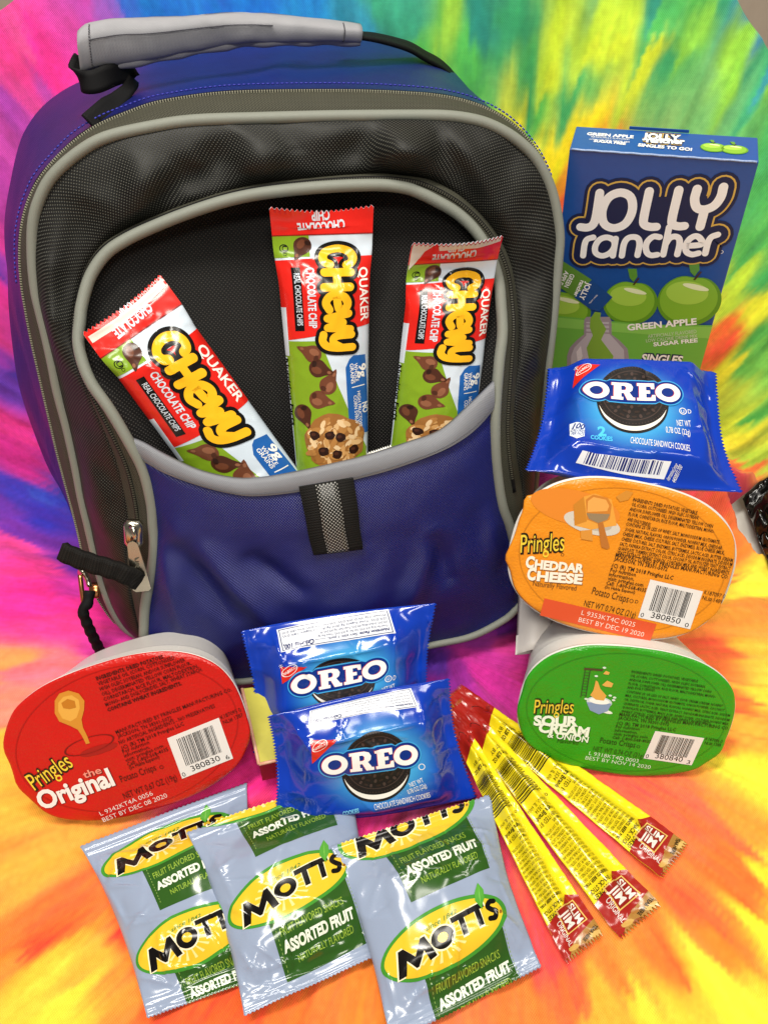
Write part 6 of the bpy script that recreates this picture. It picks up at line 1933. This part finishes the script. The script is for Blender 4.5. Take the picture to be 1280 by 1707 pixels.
SC_.text("product_text", "NET WT", q(836, 380), q(904, 385), 3.4, O_WH, 2); SC_.text("product_text", "0.78 OZ (22g)", q(781, 415), q(900, 428), 3.4, O_WH, 2)
SC_.text("product_text", "CHOCOLATE SANDWICH COOKIES", q(610, 462), q(898, 508), 3.5, O_WH, 2)
cy = ink("4fc0e8", 0.2)
SC_.text("product_text", "2", q(452, 428), q(494, 428), 5.2, cy, 2, 0.04); SC_.text("product_text", "COOKIES", q(416, 448), q(524, 454), 2.4, cy, 2, 0.03)
SC_.poly("product_text", [q(*p) for p in ((318, 372), (352, 360), (390, 374), (386, 435), (350, 446), (316, 434))], ink("dfe8f2", 0.2), 2)
SC_.text("product_text", "100", q(328, 398), q(382, 402), 3.4, O_RIM, 3, 0.03); SC_.text("product_text", "CALORIES", q(320, 416), q(384, 420), 1.9, O_RIM, 3, 0.01); SC_.text("product_text", "PER PACK", q(322, 432), q(382, 436), 1.7, O_RIM, 3, 0.01)
a, b, c_ = q(380, 500), q(805, 560), q(350, 565)
SC_.poly("barcode_panel", [q(378, 500), q(806, 556), q(772, 640), q(345, 560)], ink("dfe0e4", 0.2), 1)
SC_.bars("barcode_panel", a + (b - a) * 0.06, (b - a) * 0.86, (q(352, 560) - q(378, 500)) * 0.95, 21, ink("1a2468", 0.25), 2, 34)
SC_.text("product_text", "international group", q(795, 650), q(838, 575), 1.9, O_WH, 2); SC_.text("product_text", "4400831700", q(825, 660), q(860, 582), 1.9, O_WH, 2)
SC_.emit(tC)

# small yellow carton half hidden behind the cookie packs
g0 = [at(404, 1148, h=0.030), at(520, 1134, h=0.030), at(540, 1250, h=0.027), at(432, 1274, h=0.027)]
t = thing("snack_carton", g0[3], "small yellow-topped carton with a red side, half hidden behind the cookie packs", "box")
low = [p - np.array([0, 0, p[2] - 0.001 - 0.009]) for p in g0]
v = np.array(g0 + low)
mesh("carton", v, [(0, 3, 2, 1), (3, 7, 6, 2), (0, 4, 7, 3), (1, 2, 6, 5), (0, 1, 5, 4), (4, 5, 6, 7)], [noise_mat("yellow_card", "a8a030", "b6ae3c", 300, 0.4, 0.05), noise_mat("red_card", "8a1a1a", "a52420", 300, 0.4, 0.05)], t, [0, 1, 1, 1, 1, 1], smooth_=False)
g = Geo(); v_, f_, _ = tube(np.array([g0[3] + (g0[2] - g0[3]) * k for k in np.linspace(0, 1, 8)]), 0.0009, 6); g.add(v_, f_)
v_, f_, _ = tube(np.array([g0[3] + (g0[0] - g0[3]) * k for k in np.linspace(0, 1, 8)]), 0.0009, 6); g.add(v_, f_)
g.build("card_edge", [noise_mat("card_fold", "c87a5a", "d8b49a", 300, 0.5)], t)

# ------------------------------------------------------------------ fruit snack pouches
M_pouch = film("blue_grey_film", "8d9ab2", 0.17, 0.5)
G_D, G_RIM, Y_F, Y_L = ink("2b521a", 0.16), ink("3f8a2c", 0.16), ink("dcb82c", 0.16), ink("e9d88a", 0.16)
MB = ink("0b0806", 0.18)
PERIOD = 61.0
def fruit_logo(S, y, num, per, W=78.0):
    """one repeat of the print; y = top of the oval in mm from the pouch's top edge"""
    cx = 36.0
    cyy = y + 14
    rot = np.array([math.cos(math.radians(3)), -math.sin(math.radians(3))])
    dn = np.array([-rot[1], rot[0]])
    S.poly(f"flavour_panel#{num}", [np.array([20.0, cyy + 2]), np.array([63.5, cyy - 2]), np.array([67, cyy + 38.5]), np.array([23.5, cyy + 40.5])], G_D, 0)
    for k in range(17):
        for x in (21.7, 64.1):
            a = np.array([x + (k * 1.95) * 0.08 + 0.5, cyy + 4 + k * 1.95])
            S.poly(f"flavour_panel#{num}", [a, a + [0.35, 0], a + [0.45, 1.0], a + [0.1, 1.0]], ink("7d9a4a", 0.2), 1)
    S.ellipse(f"brand_logo#{num}", np.array([cx, cyy]), rot * 33.5, dn * 14.2, G_RIM, 2, 56)
    S.ellipse(f"brand_logo#{num}", np.array([cx - 0.6, cyy + 0.1]), rot * 31.2, dn * 12.5, Y_F, 3, 56)
    rc = np.array([cx - 4, cyy + 1.0])
    for k in range(18):
        a0 = k / 18 * 2 * math.pi
        r = [rc + (rot * math.cos(a) * 1.6 + dn * math.sin(a)) * rad for a, rad in ((a0, 2.0), (a0 - 0.055, 9.3), (a0 + 0.055, 9.3))]
        S.poly(f"brand_logo#{num}", r, Y_L, 4)
    P = lambda a, b: np.array([cx, cyy]) + rot * a - dn * b
    def glyph(o, w, h, polys, ring_=None, rise=0.04):
        """block letter at o (mm), width w, height h; halo first"""
        mp = lambda a, b: P(o[0] + a * w, o[1] + b * h + a * w * rise)
        for gr, m_, l_ in ((1, ink("efe6c0", 0.2), 5), (0, MB, 6)):
            for pl in polys:
                pts = np.array([mp(*v) for v in pl])
                if gr:
                    c_ = pts.mean(0)
                    pts = c_ + (pts - c_) * (1 + 1.1 / (np.linalg.norm(pts - c_, axis=1, keepdims=True) + 1.5)) 
                S.poly(f"brand_logo#{num}", pts, m_, l_)
            if ring_:
                n_ = 36
                t_ = np.linspace(0, 2 * math.pi, n_, endpoint=False)
                k_ = 0.08 if gr else 0
                o_ = [mp(0.5 + (0.5 + k_) * math.cos(x), 0.5 + (0.5 + k_) * math.sin(x)) for x in t_]
                i_ = [mp(0.5 + (0.23) * math.cos(x), 0.5 + (0.23) * math.sin(x)) for x in t_]
                S.put(f"brand_logo#{num}", np.array(o_ + i_), [(x, (x + 1) % n_, n_ + (x + 1) % n_, n_ + x) for x in range(n_)], m_, l_)
    glyph((-26.5, -7.6), 18.0, 11.2, [[(-0.04, 0), (0.12, 0.98), (0.26, 0.98), (0.50, 0.46), (0.74, 1.0), (0.86, 1.0), (1.04, 0.08), (0.84, 0.04), (0.75, 0.50), (0.54, 0.06), (0.46, 0.06), (0.27, 0.48), (0.17, 0.0)]])
    glyph((-8.8, -5.2), 12.0, 9.6, [], True)
    glyph((3.4, -4.0), 10.4, 10.2, [[(0, 1), (0, 0.74), (0.36, 0.74), (0.36, 0), (0.64, 0), (0.64, 0.74), (1, 0.74), (1, 1)]])
    glyph((12.6, -3.7), 10.0, 10.2, [[(0, 1), (0, 0.74), (0.36, 0.74), (0.36, 0), (0.64, 0), (0.64, 0.74), (0.92, 0.74), (0.92, 1)]])
    S.strokes(f"brand_logo#{num}", [[(0.95, 0.92), (0.55, 0.98), (0.22, 0.78), (0.5, 0.52), (0.82, 0.32), (0.55, 0.04), (0.08, 0.08)]], (P(22.4, -3.0), rot * 5.6, -dn * 8.4), 1.25, MB, 6)
    S.ellipse(f"brand_logo#{num}", P(29.2, -1.4), rot * 0.7, dn * 0.7, ink("8a5a1a", 0.2), 6, 14)
    S.text(f"brand_logo#{num}", "since 1842", P(-9.5, 5.6), P(8.0, 7.0), 2.1, ink("3f7a2a", 0.2), 5, 0.01, shear=0.3)
    lf = [P(*p) for p in ((20.0, 4.6), (18.4, 8.5), (19.5, 12.0), (22.8, 16.0), (24.4, 12.0), (23.6, 8.0), (21.2, 5.2), (20.6, 3.2))]
    S.poly(f"brand_logo#{num}", lf, ink("4f9a34", 0.16), 7)
    S.poly(f"brand_logo#{num}", [P(20.3, 4.8), P(21.4, 9.0), P(22.8, 15.0), P(21.0, 9.2)], ink("79b84e", 0.16), 8)
    def row(tx, x0, x1, yy, h, m_, b_):
        S.text(f"flavour_lettering#{num}", tx, np.array([x0, cyy + yy + 1.2]), np.array([x1, cyy + yy - 1.2]), h, m_, 2, b_)
    row("FRUIT FLAVORED SNACKS", 25.5, 60.0, 19.8, 3.6, ink("8fae3a", 0.2), 0.0)
    row("ASSORTED FRUIT", 25.5, 64.0, 27.2, 4.6, ink("dfe6d4", 0.2), 0.045)
    row("NATURALLY FLAVORED", 31.5, 62.0, 33.0, 3.2, ink("8fae3a", 0.2), 0.0)

def fruit_pouch(label, quad, hs, phase, seed, cr=(), H=100.0, W=78.0, per=61.0):
    c = [at(x, y, h=k) for (x, y), k in zip(quad, hs)]
    sb = 0.085
    cr = list(cr) + rand_creases(seed + 60, 34, 1.5, 0.08, 0.28)
    def sh(S, T):
        S, T = np.clip(S, 0, 1), np.clip(T, 0, 1)
        e = np.sin(S * math.pi) ** 0.62
        return 0.0120 * e * smooth(sb * 0.7, 0.34, T) * (1 - smooth(0.70, 1 - sb * 0.7, T)) + 0.0004
    fo = creases(cr, W, H)
    def dt(S, T):
        body = smooth(sb, sb + 0.06, T) * (1 - smooth(1 - sb - 0.06, 1 - sb, T))
        seal = 1 - smooth(sb * 0.75, sb * 0.95, np.minimum(T, 1 - T))
        rip = np.sin(S * 26 + 3 * vnoise(S * 4, T * 3, seed)) * (np.exp(-((T - sb - 0.06) / 0.07) ** 2) + np.exp(-((1 - T - sb - 0.06) / 0.07) ** 2))
        return fo(S, T) + body * (0.0013 * vnoise(S * 4, T * 4, seed) + 0.0010 * (0.4 - np.abs(vnoise(S * 5 + T * 3, T * 5 - S * 2, seed + 2))) + 0.0006 * np.maximum(0, vnoise(S * 9, T * 9, seed + 7))) + 0.0004 * rip + seal * (0.00035 * np.sin(T * H / 1.75 * 6.283) + 0.0012 * vnoise(S * 4, seed, 3))
    def warp(S, T):
        k = 0.09 * np.sin(np.clip(T, 0, 1) * math.pi) ** 0.8
        return 0.5 + (S - 0.5) * (1 - k), T
    S = Sheet(*c, W, H, sh, dt, lambda S, T: 0.0075 * (np.sin(S * math.pi) * np.sin(T * math.pi)) ** 0.6 + 0.0003, 74, 96, warp, (1, 0, 1, 0), 0.0003)
    t = thing("snack_pouch", sum(c) / 4, label, "fruit snack pouch", "fruit snack pouches overlapping in a row")
    S.body("pouch_film", M_pouch, t)
    y = phase - per
    while y < H:
        if y > -35:
            fruit_logo(S, y, int(y // 10), per)
        y += per
    S.emit(t)
    return t, S
fruit_pouch("blue-grey fruit snack pouch partly under the red-lidded tub and the pouch beside it", [(134, 1412), (412, 1305), (470, 1618), (246, 1698)], (0.006, 0.006, 0.003, 0.003), 8.0, 2, H=112, per=60.0,
            cr=[(0.06, 0.10, 0.5, 0.24, 1.4, 1.2), (0.1, 0.2, 0.7, 0.10, 1.3, 1.0), (0.05, 0.55, 0.4, 0.62, 1.2, 1.6), (0.1, 0.8, 0.6, 0.9, 1.2, 1.2), (0.2, 0.93, 0.8, 0.83, 1.2, 1.0)])
fruit_pouch("blue-grey fruit snack pouch between two others, green panel cut by its top seal", [(311, 1388), (586, 1286), (652, 1582), (407, 1694)], (0.018, 0.012, 0.008, 0.010), 40.0, 5, H=100, per=62.0,
            cr=[(0.3, 0.12, 0.75, 0.20, 1.6, 1.1), (0.5, 0.10, 0.62, 0.30, 1.3, 1.1), (0.06, 0.08, 0.10, 0.5, 1.3, 1.6), (0.1, 0.84, 0.8, 0.90, 1.6, 1.2), (0.2, 0.90, 0.9, 0.82, 1.0, 1.0), (0.04, 0.45, 0.2, 0.62, 1.4, 1.4)])
fruit_pouch("blue-grey fruit snack pouch lying over the others, nearest the yellow meat sticks", [(550, 1412), (818, 1324), (902, 1612), (650, 1740)], (0.022, 0.014, 0.006, 0.008), -12.1, 9, H=94,
            cr=[(0.20, 0.30, 0.55, 0.24, 2.0, 1.4), (0.30, 0.16, 0.36, 0.34, 1.8, 1.4), (0.35, 0.28, 0.68, 0.40, 1.8, 1.3), (0.68, 0.42, 0.88, 0.24, 1.4, 1.0), (0.80, 0.62, 0.97, 0.84, 1.8, 1.4), (0.1, 0.86, 0.75, 0.84, 1.6, 1.2), (0.86, 0.1, 0.90, 0.4, 1.2, 1.2)])

# ------------------------------------------------------------------ meat sticks
M_yel = film("yellow_film", "e6d21c", 0.2, 0.5)
def meat_stick(label, quad, hs, seed, shiny=0):
    c = [at(x, y, h=k) for (x, y), k in zip(quad, hs)]
    W = 17.0
    H = W * (np.linalg.norm(c[3] - c[0]) + np.linalg.norm(c[2] - c[1])) / (np.linalg.norm(c[1] - c[0]) + np.linalg.norm(c[2] - c[3]))
    H = min(H, 160)
    def sh(S, T):
        return 0.0076 * np.exp(-((S - 0.42) / 0.21) ** 2) * smooth(0.10, 0.2, T) * (1 - smooth(0.84, 0.97, T)) + 0.0004
    def dt(S, T):
        return 0.0006 * vnoise(S * 3, T * 14, seed) + 0.0003 * vnoise(S * 8, T * 40, seed + 1) + 0.00025 * np.abs(np.sin(T * 95)) * smooth(0.80, 0.92, S) + 0.0012 * vnoise(S * 4, T * 20, seed + 2) * smooth(0.9, 0.98, T)
    S = Sheet(*c, W, H, sh, dt, lambda S, T: 0.003 * np.exp(-((S - 0.42) / 0.24) ** 2) * smooth(0.1, 0.2, T) * (1 - smooth(0.84, 0.97, T)) + 0.0003, 28, 130, None, (1, 0, 1, 0), 0.0011)
    t = thing("meat_stick", c[0], label, "meat stick", "yellow wrapped meat sticks fanned out")
    S.body("wrapper", M_yel, t)
    rd, gd, wh = ink("9c2018", 0.2), ink("a27434", 0.25), ink("e4ded6", 0.2)
    k = H / 150.0
    V = lambda v: v * k
    S.poly("end_panel", [(0, 0), (W, 0), (W, V(24)), (W * 0.62, V(27)), (0, V(33))], rd, 0)
    S.strokes("end_panel", [[(0.30, 0.5), (0.45, 0.62), (0.6, 0.5), (0.66, 0.3)]], ((0, V(25)), (W, 0), (0, -V(16))), 0.22, K_BLACK, 1)
    S.text("end_panel", "SEP 11", (W * 0.86, V(20)), (W * 0.50, V(24)), 1.8, ink("3a0c08", 0.3), 1)
    dk = ink("201a06", 0.25)
    R = lambda tx, v, h, b_=0.012, x0=0.80, x1=0.04, L=1: S.text("printed_text", tx, (W * x0 * 0.80, V(v)), (W * x1 * 0.80, V(v)), h, dk, L, b_, res=1)
    S.text("weight_text", "BEST BY", (W * 0.62, V(37)), (W * 0.2, V(37)), 1.9, dk, 1); S.text("weight_text", "NET WT 0.28 OZ", (W * 0.72, V(41)), (W * 0.12, V(41)), 1.9, dk, 1, 0.03)
    S.text("weight_text", "7", (W * 0.78, V(44.5)), (W * 0.70, V(44.5)), 1.6, dk, 1)
    S.bars("barcode_print", (W * 0.02, V(46)), (0, V(24)), (W * 0.66, 0), 31, dk, 1, 30)
    S.text("barcode_print", "26200 10192", (W * 0.78, V(70)), (W * 0.78, V(46)), 2.0, dk, 1, 0.0)
    S.text("printed_text", "0", (W * 0.84, V(72.5)), (W * 0.74, V(72.5)), 1.6, dk, 1)
    R("CHICAGO, IL 60654", 74.5, 1.8, 0.0, 0.84); R("P.O. BOX 3534", 77.4, 1.8, 0.0, 0.84, 0.22); R("Conagra Brands", 80.6, 2.2, 0.02, 0.85, 0.08); R("DISTRIBUTED BY:", 84.0, 2.0, 0.0, 0.84, 0.06)
    para = ["CONTAINS: SOY.", "SODIUM NITRITE, SOY LECITHIN,", "CITRIC ACID, SOY LECITHIN, LACTIC", "BARLEY MALT EXTRACT, LACTIC", "ACID STARTER CULTURE, SALT,", "MALTODEXTRIN, PAPRIKA AND", "HYDROLYZED SOY, CORN AND", "EXTRACTIVES OF PAPRIKA AND", "DEXTROSE, NATURAL FLAVORS,", "2% OF NATURAL FLAVORS, DEXTROSE,", "SALT, CORN SYRUP, LESS THAN", "SOY FLOUR, WATER, CORN SYRUP,", "CHICKEN, WATER, TEXTURED SOY", "MECHANICALLY SEPARATED CHICKEN", "INGREDIENTS: BEEF, PORK,"]
    for i, tx in enumerate(para):
        R(tx, 87.2 + i * 2.45, 1.35, 0.0 if i not in (0, 14) else 0.03, 0.80, 0.40 if i == 0 else 0.05)
    R("SNACK STICK", 125.0, 1.9, 0.015, 0.62, 0.06); R("SMOKED", 128.0, 1.9, 0.015, 0.50, 0.08)
    S.poly("tip_panel", [(0, V(131)), (W * 0.5, V(128)), (W * 0.72, V(124)), (W, V(128)), (W, H), (0, H)], rd, 0)
    S.poly("tip_panel", [(W * 0.35, V(145)), (W * 0.62, V(143.5)), (W, V(142)), (W, H), (W * 0.1, H), (W * 0.2, V(148))], gd, 1)
    for i, (x, y) in enumerate(((0.3, 147), (0.6, 145), (0.85, 148), (0.5, 149.5))):
        S.ellipse("tip_panel", (W * x, V(y)), (2.2, 0.6), (-0.3, 1.1), ink(("c49a4e", "a06a2c", "d2ac62", "8f4a22")[i], 0.25), 2, 14, 0.2, i)
    a, b = (W * 0.32, V(128.5)), (W * 0.95, V(128.5))
    for gg, m_, l_ in ((0.5, ink("d9b860", 0.2), 2), (0.0, ink("8e1d14", 0.2), 3)):
        S.poly("brand_lettering", [(W * 0.30 - gg, V(129) - gg), (W * 0.80 + gg, V(129) - gg), (W * 0.84 + gg, V(140) + gg), (W * 0.34 - gg, V(140) + gg)], m_, l_)
    S.text("brand_lettering", "SLIM", (W * 0.58, V(129.8)), (W * 0.61, V(139.4)), 3.2, wh, 4, 0.02)
    S.text("brand_lettering", "JIM", (W * 0.34, V(130.6)), (W * 0.37, V(138.6)), 3.2, wh, 4, 0.02)
    S.text("brand_lettering", "ORIGINAL", (W * 0.10, V(131.5)), (W * 0.26, V(145.5)), 1.9, wh, 4, 0.0) if False else S.text("brand_lettering", "ORIGINAL", (W * 0.20, V(133)), (W * 0.22, V(145.5)), 1.8, wh, 4, 0.0)
    S.text("tip_lettering", "TEAR HERE", (W * 0.95, V(144.6)), (W * 0.55, V(146.6)), 1.5, dk, 4, 0.03)
    S.emit(t)
    return t
meat_stick("yellow meat stick on the upper side of the fan, ending below the green-lidded tub", [(742, 1165), (770, 1143), (1145, 1405), (1100, 1464)], (0.009, 0.009, 0.006, 0.006), 1)
meat_stick("yellow meat stick in the middle of the fan of three", [(748, 1182), (772, 1165), (1099, 1508), (1032, 1566)], (0.012, 0.012, 0.006, 0.005), 2)
meat_stick("yellow meat stick on the lower side of the fan, beside the lowest fruit snack pouch", [(738, 1195), (756, 1180), (1004, 1555), (942, 1605)], (0.016, 0.016, 0.006, 0.005), 3)

bpy.data.objects.remove(_fo)
